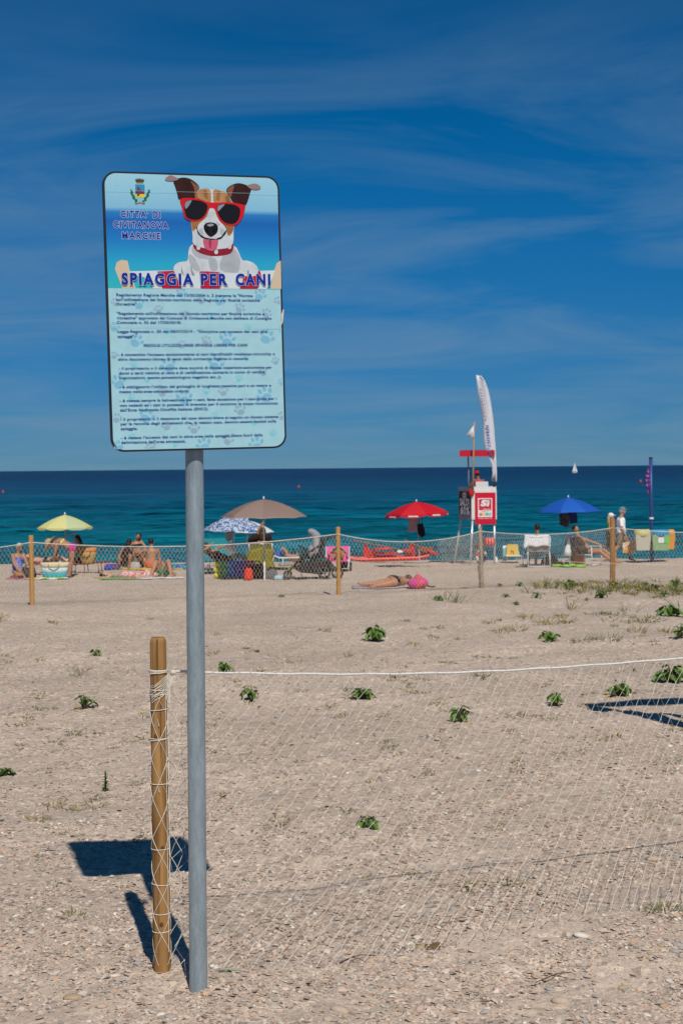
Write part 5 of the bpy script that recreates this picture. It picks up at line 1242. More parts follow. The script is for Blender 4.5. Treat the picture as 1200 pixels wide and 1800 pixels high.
# rescue rowing catamaran
def rescue_boat():
    p = gp(690, 988); o = thing('rescue_rowboat', 'red rescue catamaran with two wooden oars drawn up by the water', 'boat', p, R(2)); o.scale = (1, .8, .84); redp = mat('boat_red', (.56, .022, .016), .35, .5, .12)
    for y in (-.45, .45):
        MB().tube([(-1.55, y, .30), (-1.45, y, .20), (-1.2, y, .13), (-.4, y, .14), (.8, y, .17), (1.15, y, .26), (1.32, y, .42)], [.02, .05, .075, .10, .10, .075, .02], 12, flat=.9).build('hull', redp, o, True)
    MB().box((-.75, 0, .36), (.12, 1.0, .07)).box((-.1, 0, .34), (.5, .9, .05)).box((.5, 0, .36), (.12, 1.0, .07)).build('deck', redp, o)
    for y in (-.42, .42):
        MB().prism([(-.98, .24), (-.62, .24), (-.86, .70), (-.94, .70)], y - .05, y + .05).build('oar_stand', redp, o)
        MB().prism([(.42, .24), (.72, .24), (.70, .74), (.64, .74)], y - .05, y + .05).build('oar_stand', redp, o)
    s = MB(); s.tube([(-.66, -.3, .3), (-.58, -.3, .52), (-.10, -.3, .56), (.02, -.3, .3)], .045, 8); s.tube([(-.66, .3, .3), (-.58, .3, .52), (-.10, .3, .56), (.02, .3, .3)], .045, 8); s.box((-.34, 0, .55), (.5, .66, .05)); s.box((-.34, 0, .34), (.6, .62, .10))
    s.build('seat_frame', redp, o, True)
    ow = mat('oar_wood', (.30, .13, .06), .6)
    for (a, b_, y) in (((-1.35, 0, .92), (.25, 0, .52), -.58), ((.35, 0, .92), (1.10, 0, .50), -.55)):
        A_, B_ = Vector(a) + Vector((0, y, 0)), Vector(b_) + Vector((0, y, 0)); d = (B_ - A_).normalized()
        oo = MB().tube([A_, B_], .022, 8).build('oar', ow, o, True)
        MB().tube([B_, B_ + d * .10, B_ + d * .30, B_ + d * .42], [(.02, .02), (.06, .02), (.08, .015), (.05, .012)], 10, side=(0, 0, 1)).build('oar_blade', mat('blade_red', (.42, .04, .03), .5), oo, True)
    fuse(MB().prism([(.85, .30), (1.28, .44), (1.36, .58), (1.2, .55), (.95, .62), (.80, .48)], -.4, .4), 'bow_net', pattern_cloth('net_red', (.30, .05, .04), (.22, .13, .05), 14), o, .02)
    fuse(lump(MB(), (.22, -.25, .42), (.12, .1, .08), 3), 'white_bag', white_m, o, .014)
rescue_boat()
red_c = mat('canvas_red', (.50, .010, .022), .8, .12, .08)
ru = gp(737.5, 998)
umbrella('bright red umbrella with white lettered edge near the lifeguard tower', ru, 1.98, .98, .36, [red_c, mat('canvas_red_alt', (.56, .018, .030), .8, .12, .10)], alu, valance=.10, marks=bww, n=8, arc=.6, lean=(-.045, 0), rot=.22)  # panels alternate between two close reds to set them apart
o = thing('hanging_shirt', 'pale mauve shirt hung under the red umbrella', 'cloth', ru + Vector((-.20, -.04, 1.10)), 0, 'things hung under umbrellas')
fuse(MB().prism([(-.10, .44), (.12, .46), (.14, .02), (.0, -.04), (-.16, .0)], -.05, .05), 'drape', cloth('mauve', (.32, .24, .27)), o, .016)
o = thing('hanging_bag', 'black bag with a long strap hung under the red umbrella', 'bag', ru + Vector((.03, -.06, 1.04)), 0, 'things hung under umbrellas')
fuse(MB().prism([(-.10, .26), (.06, .30), (.12, .10), (.14, -.06), (.02, -.14), (-.08, -.02)], -.05, .05), 'bag_body', cloth('black_bag', (.015, .015, .018)), o, .012); MB().tube([(-.06, 0, .24), (-.02, 0, .52), (.04, 0, .50), (.06, 0, .22)], .014, 6).build('strap', blackm, o, True)
o = thing('umbrella_strap', 'dark tie strap dangling from the red umbrella rim', 'strap', ru + Vector((-1.0, -.1, 1.52)), 0)
MB().tube([(.02, 0, .12), (0, 0, .0), (-.03, 0, -.10)], .016, 6).build('strap_tape', blackm, o, True)
# the sunbather alone on the sand
sb = gp(690, 1034)
towel('thin lilac towel under the sunbather in black bikini', sb + Vector((-.1, .1, 0)), 1.3, .6, cloth('lilac', (.45, .36, .42)), bump=.006)
person('person lying face down alone on the sand in a black bikini', sb,
       dict(side=(.75, -.6, 0), pel=(0, .05, .15), che=(.22, .38, .12), head=(.36, .58, .12), el=(.5, .22, .06), wl=(.56, .5, .05), er=(-.1, .55, .06), wr=(.1, .78, .05), hl=(.08, -.02, .13), hr=(-.10, .04, .13),
            kl=(-.26, -.16, .08), al=(-.42, -.20, .06), tl=(-.50, -.2, .04), kr=(-.40, -.02, .09), ar=(-.66, -.05, .10), tr=(-.76, -.06, .12)), 'tan', (.4, .3, -.6), 'brown', wear=[('bikini_bottom', cloth('black_swim', (.015, .015, .02)), [('torso', .05, .36, 1.07)])], sc=.86)
o = thing('beach_bag', 'pink and orange striped bag by the lone sunbather', 'bag', gp(735, 1034), 0, 'bags on the beach')
fuse(lump(lump(MB(), (0, 0, .10), (.20, .14, .12), 41), (-.02, -.02, .16), (.08, .1, .10), 42), 'bag_body', pattern_cloth('pink_orange', (.62, .05, .30), (.60, .12, .06), 9), o, .014)
MB().tube([(.16, 0, .04), (.24, -.03, .02), (.30, -.02, .03)], .014, 6).build('handle', blackm, o, True)

# ------------------------------------------------------------------ lifeguard tower
TW = gp(850, 991.5); TS = F / TW.y                       # pixels per metre there
def lifeguard():
    o = thing('lifeguard_tower', 'white lifeguard tower on grey legs with a red roof and red poster', 'tower', TW, 0)
    # plan: front face towards the camera, local x right; side face swings back to the left
    z0, z1 = (991.5 - 913) / TS, (991.5 - 855) / TS
    xf0, xf1 = (829 - 850) / TS, (873 - 850) / TS; dep = .95; sk = -.34                  # the tower is turned a little
    wp = mat('tower_white', (.66, .67, .66), .5, .3, .10)
    def q(x, y): return (x + sk * y / dep, y)
    def slab(za, zb_, x0, x1, y0, y1):
        P = [q(x0, y0), q(x1, y0), q(x1, y1), q(x0, y1)]
        return [(a, b_, za) for a, b_ in P] + [(a, b_, zb_) for a, b_ in P], [(3, 2, 1, 0), (4, 5, 6, 7), (0, 1, 5, 4), (1, 2, 6, 5), (2, 3, 7, 6), (3, 0, 4, 7)]
    MB().add(*slab(z0, z1 - .12, xf0, xf1, 0, .03)).build('front_board', wp, o)
    MB().add(*slab(z1 - .118, z1, xf0 + .06, xf1, 0.02, .05)).build('top_rail', wp, o)
    MB().add(*slab(z0, z1 - .1, xf1 - .03, xf1, .032, dep)).build('side_board', wp, o)
    MB().add(*slab(z0 - .02, z0 + .02, xf0 + .035, xf1 - .035, .034, dep - .03)).build('floor_board', wp, o)
    g2 = mat('tower_grey', (.22, .25, .27), .5, .3, .1)
    MB().add(*slab(z0 - .03, z1 - .02, xf0, xf0 + .03, .032, dep)).build('side_poster_frame', g2, o)
    for (x, y) in ((xf0 + .05, .06), (xf1 - .05, .06), (xf0 + .05, dep - .05), (xf1 - .05, dep - .05)):
        a = Vector((*q(x, y), z0 - .03)); b_ = Vector((*q(x + (-.08 if x < 0 else .0), y + (.35 if y > .3 else 0)), -.02))
        MB().tube([b_ - Vector((0, 0, .1)), a], .034, 10).build('leg', alu, o, True)
    MB().tube([(*q(xf0 + .05, dep - .05), z0 - .25), (*q(xf0 + .05, .06), z0 - .25)], .016, 6).tube([(*q(xf0 + .0, dep + .1), .5), (*q(xf0 + .03, .06), .5)], .014, 6).build('brace', greym, o, True)
    # seat back and roof
    MB().box((-.02, .30, z1 + .06), (.40, .05, .18)).box((-.02, .30, z1 - .10), (.42, .04, .16)).build('seat_back', wp, o)
    MB().box((-.02, .50, z1 - .22), (.42, .36, .05)).build('seat', wp, o)
    zr0, zr1 = (991.5 - 802) / TS, (991.5 - 791.5) / TS; rr = mat('roof_red', (.50, .012, .03), .5)
    MB().box((-.14, .45, (zr0 + zr1) / 2), (1.12, .75, zr1 - zr0), rz=R(-8)).build('roof', rr, o)
    MB().box((-.14, .45, zr1 + .006), (1.02, .66, .012), rz=R(-8)).build('roof_top', mat('roof_dark', (.06, .02, .06), .6), o)
    for x in (-.42, .36): MB().tube([(x, .5, z1 - .3), (x - .02, .5, zr0 + .01)], .024, 8).build('roof_post', greym, o, True)
    # red poster on the front
    X = lambda px: (px - 850) / TS; Zp = lambda py: (991.5 - py) / TS
    pm = mat('poster_red', (.55, .006, .030), .5, .3, .04)
    po = MB().box(((X(834.8) + X(871)) / 2, -.012, (Zp(921.5) + Zp(865.8)) / 2), (X(871) - X(834.8), .014, Zp(865.8) - Zp(921.5))).build('poster', pm, o)
    def R8(x0, y0, x1, y1, m, y, name):
        MB().box(((X(800 + x0 / 8.19) + X(800 + x1 / 8.19)) / 2, y, (Zp(780 + y0 / 8.19) + Zp(780 + y1 / 8.19)) / 2), (X(800 + x1 / 8.19) - X(800 + x0 / 8.19), .002, abs(Zp(780 + y1 / 8.19) - Zp(780 + y0 / 8.19)))).build(name, m, po)
    wm = mat('poster_white', (.72, .72, .72), .5, .2, .02)
    R8(327, 783, 532, 1055, wm, -.021, 'logo_panel'); R8(341, 797, 518, 957, pm, -.023, 'logo_field')
    def TX(s, x0, x1, yb, cap, m, y, off=.03, skew=0, par=None):
        lettering(s, X(800 + x0 / 8.19), X(800 + x1 / 8.19), Zp(780 + yb / 8.19), cap / 8.19 / TS, m, y, 'lettering', par or po, off, skew)
    TX('Sì', 362, 492, 893, 80, wm, -.0255, .06, .2); TX('con te', 402, 500, 948, 22, wm, -.0255, .03, .2)
    MB().tube([(X(800 + 355 / 8.19), -.0255, Zp(780 + 945 / 8.19)), (X(800 + 400 / 8.19), -.0255, Zp(780 + 915 / 8.19)), (X(800 + 505 / 8.19), -.0255, Zp(780 + 897 / 8.19))], [.016, .008, .003], 6, flat=.2).build('swoosh', wm, po)
    for (cx_, c, l) in ((366, (.55, .03, .04), 'V'), (407, (.75, .48, .05), 'A'), (450, (.03, .34, .12), 'L'), (493, (.03, .36, .60), 'E')):
        a = (X(800 + cx_ / 8.19), Zp(780 + 1015 / 8.19)); r = 22 / 8.19 / TS
        MB().prism([(a[0] + r * math.cos(t), a[1] + r * math.sin(t)) for t in [2 * math.pi * i / 16 for i in range(16)]], -.0245, -.0225).build('letter_disc', mat('disc_' + l, c, .5), po)
        TX(l, cx_ - 10, cx_ + 10, 1027, 24, wm, -.0258, .03)
    TX('SUPERMERCATI', 372, 484, 982, 11, pm, -.0235, .02); TX('RISPARMIO E QUALITA VERA', 330, 528, 1080, 13, wm, -.0235, .02)
    # sale poster on the side
    sp_ = thing('x', None, None, (0, 0, 0)); bpy.data.objects.remove(sp_)
    A0 = Vector((*q(xf0, .06), 0)); A1 = Vector((*q(xf0, dep - .04), 0)); dirx = (A0 - A1); Ls = dirx.length; dirx.normalize(); nn = Vector((dirx.y, -dirx.x, 0))
    base = bpy.data.objects.new('sale_poster', MB().box((Ls / 2, 0, (z0 + z1) / 2 + .01), (Ls - .04, .01, (z1 - z0) * .68)).mesh('sale_poster')); COL.objects.link(base); base.parent = o
    base.data.materials.append(pattern_cloth('sale_dark', (.10, .02, .03), (.03, .03, .035), 6))
    base.matrix_local = Matrix.Translation(A1 + nn * .008) @ Matrix((dirx, -nn, Vector((0, 0, 1)))).transposed().to_4x4()
    zc = (z0 + z1) / 2
    lettering('SALDI', .10, Ls - .08, zc - .09, .22, wm, -.010, 'lettering', base, .04); lettering('60%', .14, Ls - .06, zc - .36, .23, wm, -.010, 'lettering', base, .04)
    MB().prism([(Ls / 2 + .16 * math.cos(t), zc + .24 + .10 * math.sin(t)) for t in [2 * math.pi * i / 18 for i in range(18)]], -.010, -.008).build('roundel', mat('roundel_grey', (.42, .44, .44), .5), base)
    lettering('SALE', Ls / 2 - .12, Ls / 2 + .12, zc + .215, .05, mat('ink_dark', (.02, .05, .05), .6), -.0115, 'lettering', base, .03)
    return z1, X, Zp
tz1, TX_, TZ_ = lifeguard()
person('lifeguard in a red cap and pink vest seated on the tower', TW + Vector((-.13, .42, tz1 - .62)),
       mod(P_chair(.40, .02), side=(-1, 0, 0), pel=(0, .05, .52), che=(.03, .06, .95), head=(-.03, .09, 1.18), el=(-.30, .12, .72), wl=(-.28, .35, .62), er=(.30, .12, .72), wr=(.28, .35, .62), kl=(-.12, .46, .52), al=(-.12, .52, .10), tl=(-.12, .68, .05), kr=(.12, .46, .52), ar=(.12, .52, .10), tr=(.12, .68, .05)),
       'deep', (-.15, 1, 0), 'black', wear=[('cap', cloth('cap_red', (.60, .012, .012))), ('vest', cloth('vest_pink', (.55, .06, .10)), VEST), ('shorts', cloth('guard_red', (.5, .02, .03)), SHORTS())], sc=.86)
o = thing('flag_pole', 'thin wooden pole with a small white pennant on the lifeguard tower', 'flag', TW + Vector((TX_(831), -.10, TZ_(862))), 0)
hp = (862 - 742) / TS
MB().tube([(0, 0, -.1), (.02, 0, hp * .5), (.055, 0, hp)], [.030, .026, .020], 8).build('pole', mat('pole_wood', (.42, .26, .15), .7), o, True)
mb = MB(); n = 8
for i in range(n + 1):
    f_ = i / n
    for t in (0, 1): mb.v.append((.05 - .25 * f_, -.03 * math.sin(4 * f_) - .02 * t, hp - .08 - .34 * f_ - (.46 * (1 - f_) * t)))
for i in range(n): mb.f.append((2 * i, 2 * i + 1, 2 * i + 3, 2 * i + 2))
mb.build('pennant', cloth('flag_white', (.70, .71, .72)), o, True).modifiers.new('s', 'SOLIDIFY').thickness = .006
o = thing('towel_roll', 'red cloth tied to the tower corner under the wooden pole', 'cloth', TW + Vector((TX_(828), -.07, TZ_(868))), 0)
fuse(lump(MB().tube([(.10, 0, .10), (.02, -.02, .0), (-.03, 0, -.04)], [.04, .06, .05], 8), (-.02, 0, .06), (.06, .06, .14), 51), 'cloth_fold', cloth('red_cloth', (.50, .02, .03)), o, .014)
def feather():
    o = thing('feather_flag', 'tall white feather banner with blue lettering on the tower corner', 'flag', TW + Vector((TX_(869), .05, TZ_(850))), 0)
    L_ = [(310, 85), (315, 140), (325, 220), (340, 300), (352, 380), (362, 450), (362, 520), (368, 600), (385, 680), (410, 750), (430, 810), (438, 860), (425, 920)]
    Rr = [(340, 92), (370, 130), (395, 200), (412, 280), (425, 360), (436, 440), (444, 520), (450, 600), (456, 680), (458, 750), (460, 810), (462, 860), (460, 925)]
    def W2(p): return ((770 + p[0] / 4.5 - 869) / TS, (850 - (640 + p[1] / 4.5)) / TS)
    mb = MB(); K = 4
    for k, (a, b_) in enumerate(zip(L_, Rr)):
        for j in range(K + 1):
            f_ = j / K; x0, z_ = W2(a); x1, z1_ = W2(b_)
            mb.v.append((x0 + (x1 - x0) * f_, .05 * math.sin(k * .6 + f_ * 3) + .04 * (1 - f_), z_ + (z1_ - z_) * f_))
    for k in range(len(L_) - 1):
        for j in range(K): a = k * (K + 1) + j; mb.f.append((a, a + 1, a + K + 2, a + K + 1))
    s = mb.build('banner', cloth('banner_white', (.60, .61, .66), var=.06), o, True, fix=False); s.modifiers.new('s', 'SOLIDIFY').thickness = .004
    MB().tube([(0.0, .02, -.35), (0, .02, 0)] + [(W2(p)[0] + .008, .05 * math.sin(k * .6 + 3), W2(p)[1]) for k, p in reversed(list(enumerate(Rr)))], .014, 7).build('pole', white_m, o, True)
    MB().box((0, .0, -.02), (.10, .08, .16)).build('bracket', blackm, o)
    # lettering runs down the cloth, seen from its back
    li = mat('banner_blue', (.05, .08, .36), .7); lh = mat('banner_faint', (.34, .37, .52), .7)
    def down(s_, px0, py0, px1, py1, capw, m_):
        me = text_mesh(s_, 1.0, .02); nv = len(me.vertices); co = np.empty(nv * 3); me.vertices.foreach_get('co', co); co = co.reshape(-1, 3)
        lo_, hi_ = co[:, 0].min(), co[:, 0].max(); f_ = (co[:, 0] - lo_) / (hi_ - lo_)
        (x0, za), (x1, zb_) = W2((px0, py0)), W2((px1, py1))
        out = np.empty_like(co); out[:, 0] = x0 + (x1 - x0) * f_ - (co[:, 1] - .35) * capw; out[:, 2] = za + (zb_ - za) * f_; out[:, 1] = -.085
        me.vertices.foreach_set('co', out.ravel()); me.update(); link('lettering', me, m_, s)
    down('RENSILE SC', 392, 485, 415, 735, .13, li); down('civitanova', 350, 150, 385, 430, .07, lh)
    for c_, pts in (((.60, .42, .06), [(428, 668), (440, 700), (446, 735)]), ((.10, .36, .10), [(425, 740), (440, 765), (455, 800)])):
        MB().tube([(W2(p)[0], -.08, W2(p)[1]) for p in pts], [.008, .022, .006], 6, flat=.3).build('emblem', mat('emblem_%d' % int(c_[0] * 100), c_, .7), s)
feather()
o = thing('rescue_float', 'red cylinder float hung between the tower legs', 'float', TW + Vector((TX_(860), .02, TZ_(953))), 0)
MB().tube([(-.17, 0, 0), (-.15, 0, 0), (.15, 0, 0), (.17, 0, 0)], [.10, .14, .14, .10], 18).build('drum', mat('float_red', (.60, .03, .015), .4), o, True)
for x in (-.09, 0, .09): MB().tube([(x, .143 * math.cos(t), .143 * math.sin(t)) for t in [2 * math.pi * i / 18 for i in range(19)]], .008, 5, False).build('cord_ring', white_m, o, True)
MB().tube([(-.12, 0, .14), (-.10, .02, .40), (-.08, .03, .66)], .008, 5).build('hanging_cord', blackm, o, True)
o = thing('life_ring', 'red and white life ring leaning behind the driftwood post', 'life ring', gp(846, 990) + Vector((0, .1, .22)), R(35))
for k in range(8):
    MB().tube([(.19 * math.cos(t), .02 * math.sin(t), .19 * math.sin(t)) for t in [2 * math.pi * (k + i / 5) / 8 for i in range(6)]], .040, 9).build('ring_section', mat('float_red', (.6, .03, .015)) if k % 2 else white_m, o, True)
o = thing('buoy_reel', 'black and brown line reel hung on the tower leg', 'reel', TW + Vector((TX_(837), .04, TZ_(965))), 0)
MB().tube([(.0, -.06, .12), (.0, .06, .12)], .09, 12).tube([(.02, -.03, .04), (.06, 0, -.12), (.12, 0, -.2)], .018, 6).build('drum', cloth('reel_brown', (.10, .05, .03)), o, True)
soft_bag('beach_bag', 'tiny white pouch at the foot of the tower leg', gp(871, 990), .12, .1, .2, white_m, None, 18, .6)

# ------------------------------------------------------------------ right hand group
lc = gp(900, 989)
lounger('low white lounger draped with turquoise and yellow cloth by the tower', lc + Vector((0, .3, 0)), R(92), white_m, white_m, 50, 1.1, .46, .22)
o = thing('beach_towel', 'turquoise towel hung over the low white lounger', 'towel', lc + Vector((0, .1, 0)), 0)
fuse(lump(lump(MB().box((0, .12, .28), (.50, .10, .14)), (-.18, .1, .25), (.14, .08, .24), 61), (.05, .05, .22), (.22, .09, .08), 62), 'drape', cloth('aqua', (.16, .50, .56)), o, .016)
o = thing('beach_bag', 'yellow printed bag propped on the turquoise towel', 'bag', lc + Vector((0, .1, .2)), 0, 'bags on the beach')
MB().prism([(-.20, .02), (.22, .0), (.18, .38), (-.16, .38)], -.08, .0).build('bag_body', pattern_cloth('yellow_print', (.70, .44, .06), (.62, .50, .30), 7, .55, .02, (.10, .40, .50)), o)
MB().tube([(-.05, -.09, .06), (-.03, -.10, .18), (.02, -.10, .19), (.04, -.09, .06)], .008, 6).build('handle', blackm, o, True)
wc = gp(942, 997)
beach_chair('white folding chair with grey sling, back turned, under a white towel', wc, R(188), cloth('sling_grey', (.22, .22, .23)), white_m, .40, 12, .52, .66)
o = thing('beach_towel', 'white towel over the back of the white folding chair', 'towel', wc + Vector((-.02, -.28, .0)), R(8))
mb = MB()
for i in range(11):
    for j in range(8):
        x = -.38 + .74 * i / 10; f_ = j / 7
        mb.v.append((x - .05 * f_ * (i < 3), -.09 - .02 * math.sin(i * 1.7) * f_ + .02 * (1 - f_), .97 - (.34 if i > 1 else .40) * f_ + .02 * math.sin(i)))
for i in range(10):
    for j in range(7): a = i * 8 + j; mb.f.append((a, a + 8, a + 9, a + 1))
mb.build('drape', cloth('white_towel', (.70, .71, .72)), o, True).modifiers.new('s', 'SOLIDIFY').thickness = .02
person('person seen from behind in the white folding chair', wc + Vector((.0, .05, 0)), mod(P_chair(.40, .06), head=(0, .14, 1.22), wl=(-.30, -.3, .60), kl=(.12, -.36, .52), wr=(-.26, -.34, .60)), 'deep', (0, -1, -.1), 'black', wear=[('top', cloth('dark_top', (.05, .02, .02)), SUIT)], rz=R(188), sc=.96)
soft_bag('beach_bag', 'black rucksack on the sand beside the white folding chair', gp(966, 996), .52, .3, .30, cloth('black_bag', (.015, .015, .018)), blackm, 19, .6)
ub = gp(1001, 997); blue_c = mat('canvas_royal', (.012, .085, .40), .75, .15, .06)
umbrella('plain royal blue umbrella above two folding chairs', ub, 2.06, .97, .42, [blue_c, mat('canvas_royal_alt', (.016, .105, .46), .75, .15, .08)], alu, n=8, arc=.62, rot=.39, edge=blue_c, lean=(-.02, 0))  # alternating panels, one blue a little paler than the other
o = thing('pole_cover', 'white cloth cone wrapped low on the blue umbrella pole', 'cover', ub + Vector((-.03, -.02, .33)), 0)
MB().tube([(-.05, 0, 0), (-.04, 0, .15), (-.02, 0, .40), (0, 0, .62)], [(.115, .07), (.10, .07), (.05, .045), (.022, .022)], 14, side=(1, 0, 0)).build('cone_cloth', cloth('white_towel', (.7, .71, .72)), o, True)
o = thing('hanging_bag', 'speckled black cloth hung beside the blue bag under the blue umbrella', 'cloth', ub + Vector((-.16, -.06, 1.24)), 0, 'things hung under umbrellas')
fuse(MB().prism([(-.16, .38), (.12, .38), (.13, .04), (.08, -.06), (-.05, -.02), (-.15, .02)], -.05, .05), 'drape', pattern_cloth('speckle', (.012, .012, .015), (.16, .16, .18), 34, .56, .03), o, .012)
o = thing('hanging_bag', 'navy square bag hung beside the speckled cloth under the blue umbrella', 'bag', ub + Vector((.10, -.06, 1.28)), 0, 'things hung under umbrellas')
fuse(MB().prism([(-.12, .34), (.10, .34), (.12, .03), (-.10, .0)], -.06, .06), 'bag_body', cloth('navy_bag', (.02, .04, .11)), o, .014)
towel('lime green towel at the foot of the blue umbrella', gp(999, 997), 1.0, .42, cloth('lime_green', (.22, .56, .03)), bump=.06)
o = thing('flip_flops', 'pair of dark sandals on the sand by the blue umbrella', 'sandals', gp(990, 991), 0)
for x in (-.08, .08): MB().box((x, 0, .03), (.10, .26, .05)).tube([(x - .04, -.02, .05), (x, -.04, .11), (x + .04, -.02, .05)], .015, 6).build('sandal', cloth('sandal_dark', (.02, .02, .02)), o)
soft_bag('beach_bag', 'orange red beach bag between the blue umbrella and the reclining man', gp(1012, 993), .46, .3, .42, pattern_cloth('orange_red', (.60, .07, .03), (.48, .14, .07), 8), cloth('orange_strap', (.6, .1, .03)), 20, .55)
mc = gp(1034, 994)
beach_chair('reclined navy chair with white arms under the sunbathing man', mc, R(50), cloth('navy_sling', (.03, .035, .06)), white_m, .34, 34, .62, .56)
person('person reclining in swim briefs in the navy chair with outstretched legs', mc + Vector((-.02, .06, .0)),
       dict(side=(1, 0, 0), pel=(0, .0, .42), che=(0, .30, .78), head=(-.02, .38, 1.04), el=(.32, .02, .66), wl=(.46, -.22, .56), er=(-.30, .16, .54), wr=(-.28, -.10, .50), kl=(.20, -.42, .44), al=(.22, -.82, .12), tl=(.26, -.98, .10), kr=(-.06, -.44, .42), ar=(.0, -.84, .10), tr=(.02, -1.0, .08)),
       'tan', (-.25, -1, 0), 'black', wear=[('briefs', cloth('black_swim', (.015, .015, .02)), BRIEF)], rz=R(52), sc=1.05)
o = thing('beach_towel', 'dark purple towel behind the reclining man on the navy chair', 'towel', mc + Vector((-.22, .05, .0)), R(50))
fuse(lump(MB(), (0, .42, .66), (.22, .05, .30), 81, .15), 'drape', cloth('aubergine', (.05, .025, .04)), o, .016)
# the walking couple
pw = gp(1071, 986)
person('person walking in a white cap, green top and black skirt behind the brown post', pw, mod(P_stand(step=.14, la=(-.06, 0)), head=(0, -.05, 1.58)), 'light', (0, -1, -.05), 'blond', .14,
       wear=[('cap', cloth('cap_white', (.72, .73, .74))), ('top', cloth('green_top', (.03, .36, .08)), VEST), ('skirt', cloth('black_skirt', (.015, .015, .018)), [('torso', .0, .40, 1.15), ('leg_l', 0, .55, 1.4), ('leg_r', 0, .55, 1.4)])], rz=R(85), sc=.93)
pm_ = gp(1091, 987)
MANSC = 1.0
person('person walking in a white tee shirt, grey cap and khaki shorts carrying a bag', pm_, mod(P_stand(step=.20, la=(.04, 0)), wr=(-.26, -.14, .84), er=(-.24, -.02, 1.09), head=(0, -.05, 1.61)), 'pink', (0, -1, .02), 'grey',
       wear=[('cap', cloth('cap_greyblue', (.15, .22, .27))), ('tee_shirt', cloth('tee_white', (.80, .81, .84), var=.04), TEE), ('shorts', cloth('khaki', (.24, .20, .14)), SHORTS(1.2, .46)),
             ('sandals', cloth('sandal_dark', (.02, .02, .02)), [('leg_l', .97, 1.0, 1.35), ('leg_r', .97, 1.0, 1.35)])], rz=R(80), sc=1.02)
o = thing('carrier_bag', 'orange and white patterned shopping bag carried by the walking man', 'bag', pm_ + Vector((.20, -.30, .28)), R(-6))
MB().prism([(-.20, .02), (.18, .0), (.19, .40), (-.22, .34)], -.06, .06).build('bag_body', pattern_cloth('orange_print', (.62, .26, .03), (.68, .58, .48), 11, .52, .03), o)
MB().tube([(-.10, 0, .36), (-.06, .0, .52), (-.02, .0, .56), (.03, .0, .52), (.08, 0, .38)], .010, 6).build('handle', cloth('orange_strap', (.6, .1, .03)), o, True)
# blue pole with flag and hanging bins
bp_ = gp(1145, 988); bs = F / bp_.y; hb = (988 - 805) / bs
o = thing('blue_pole', 'tall blue round pole carrying the hanging bins', 'pole', bp_, 0)
MB().tube([(0, 0, -.3), (0, 0, 0), (-.02, 0, hb * .5), (-.03, 0, hb)], .056, 16).build('shaft', mat('pole_blue', (.022, .055, .19), .4, .4, .1), o, True)
MB().lathe([(.07, hb), (.07, hb + .02), (.04, hb + .03)], 14, (-.03, 0, 0)).build('pole_cap', blackm, o, True)
MB().lathe([(.072, hb * .41), (.074, hb * .42), (.074, hb * .425), (.072, hb * .43)], 14, (-.016, 0, 0)).build('white_band', white_m, o, True)
fl = thing('furled_flag', 'limp violet flag with red and white print on the blue pole', 'flag', bp_ + Vector((-.07, -.05, hb * .68)), 0)
mb = MB(); n = 14
for i in range(n + 1):
    f_ = i / n
    for j in range(5): mb.v.append((-.02 - .13 * math.sin(math.pi * min(1, f_ * 1.05)) ** .6 * (j / 4), -.05 * math.sin(j * 2.2 + i * .3), hb * .29 * f_ - .12))
for i in range(n):
    for j in range(4): a = i * 5 + j; mb.f.append((a, a + 1, a + 6, a + 5))
mb.build('flag_cloth', pattern_cloth('violet_flag', (.06, .03, .22), (.50, .12, .14), 9, .56, .02, (.55, .55, .58)), fl, True).modifiers.new('s', 'SOLIDIFY').thickness = .01
def bin_(label, cx_, cy_, wpx, hpx, m, bagm, y, sticker=None):
    c = pt(cx_, cy_ + hpx / 2, bp_.y + y); o = thing('hanging_bin', label, 'bin', c, 0, 'bins on the blue pole')
    w = wpx / bs; h = hpx / bs; d = .34
    vs = []; 
    for (zz_, k) in ((0, .84), (h * .75, 1.0)): vs += [(sx_ * w / 2 * k, sy * d / 2 * k, zz_) for sx_, sy in ((-1, -1), (1, -1), (1, 1), (-1, 1))]
    MB().add(vs, [(3, 2, 1, 0), (0, 1, 5, 4), (1, 2, 6, 5), (2, 3, 7, 6), (3, 0, 4, 7), (4, 5, 6, 7)]).build('tub', m, o)
    g = MB(); g.tube([(0, 0, h * .66), (0, 0, h * .78), (0, 0, h * .92), (0, 0, h * 1.0)], [(w * .50, d * .52), (w * .55, d * .58), (w * .54, d * .56), (w * .46, d * .48)], 18, side=(1, 0, 0))
    g.v = [(x * (1 + .03 * math.sin(x * 60)), yy_ , z_ + .012 * math.sin(x * 45 + yy_ * 30)) for x, yy_, z_ in g.v]
    g.build('bag_liner', bagm, o, True)
    if sticker:
        MB().box((0, -d / 2 - .0, h * .50), (w * .32, .006, h * .26)).build('sticker', white_m, o); MB().box((w * .30, -d / 2 - .0, h * .50), (w * .24, .006, h * .26)).build('sticker', mat('sticker_green', (.10, .55, .10), .5), o)
    MB().box((0, d / 2 + .04, h * .6), (.06, .10, .05)).build('bracket', blackm, o)
bin_('cream bin with a yellowish liner on the blue pole', 1128, 949, 27, 36, mat('bin_cream', (.50, .47, .38), .5), mat('liner_yellow', (.56, .54, .22), .45, .4, .1), -.20)
bin_('orange bin half hidden behind the green one', 1171, 948, 26, 34, mat('bin_orange', (.66, .28, .03), .5), mat('liner_orange', (.62, .34, .06), .5), .15)
bin_('pale green bin with a bright blue liner and stickers', 1159, 949, 31, 36, mat('bin_green', (.26, .40, .20), .5), mat('liner_blue', (.03, .25, .48), .4, .4, .1), -.24, True)

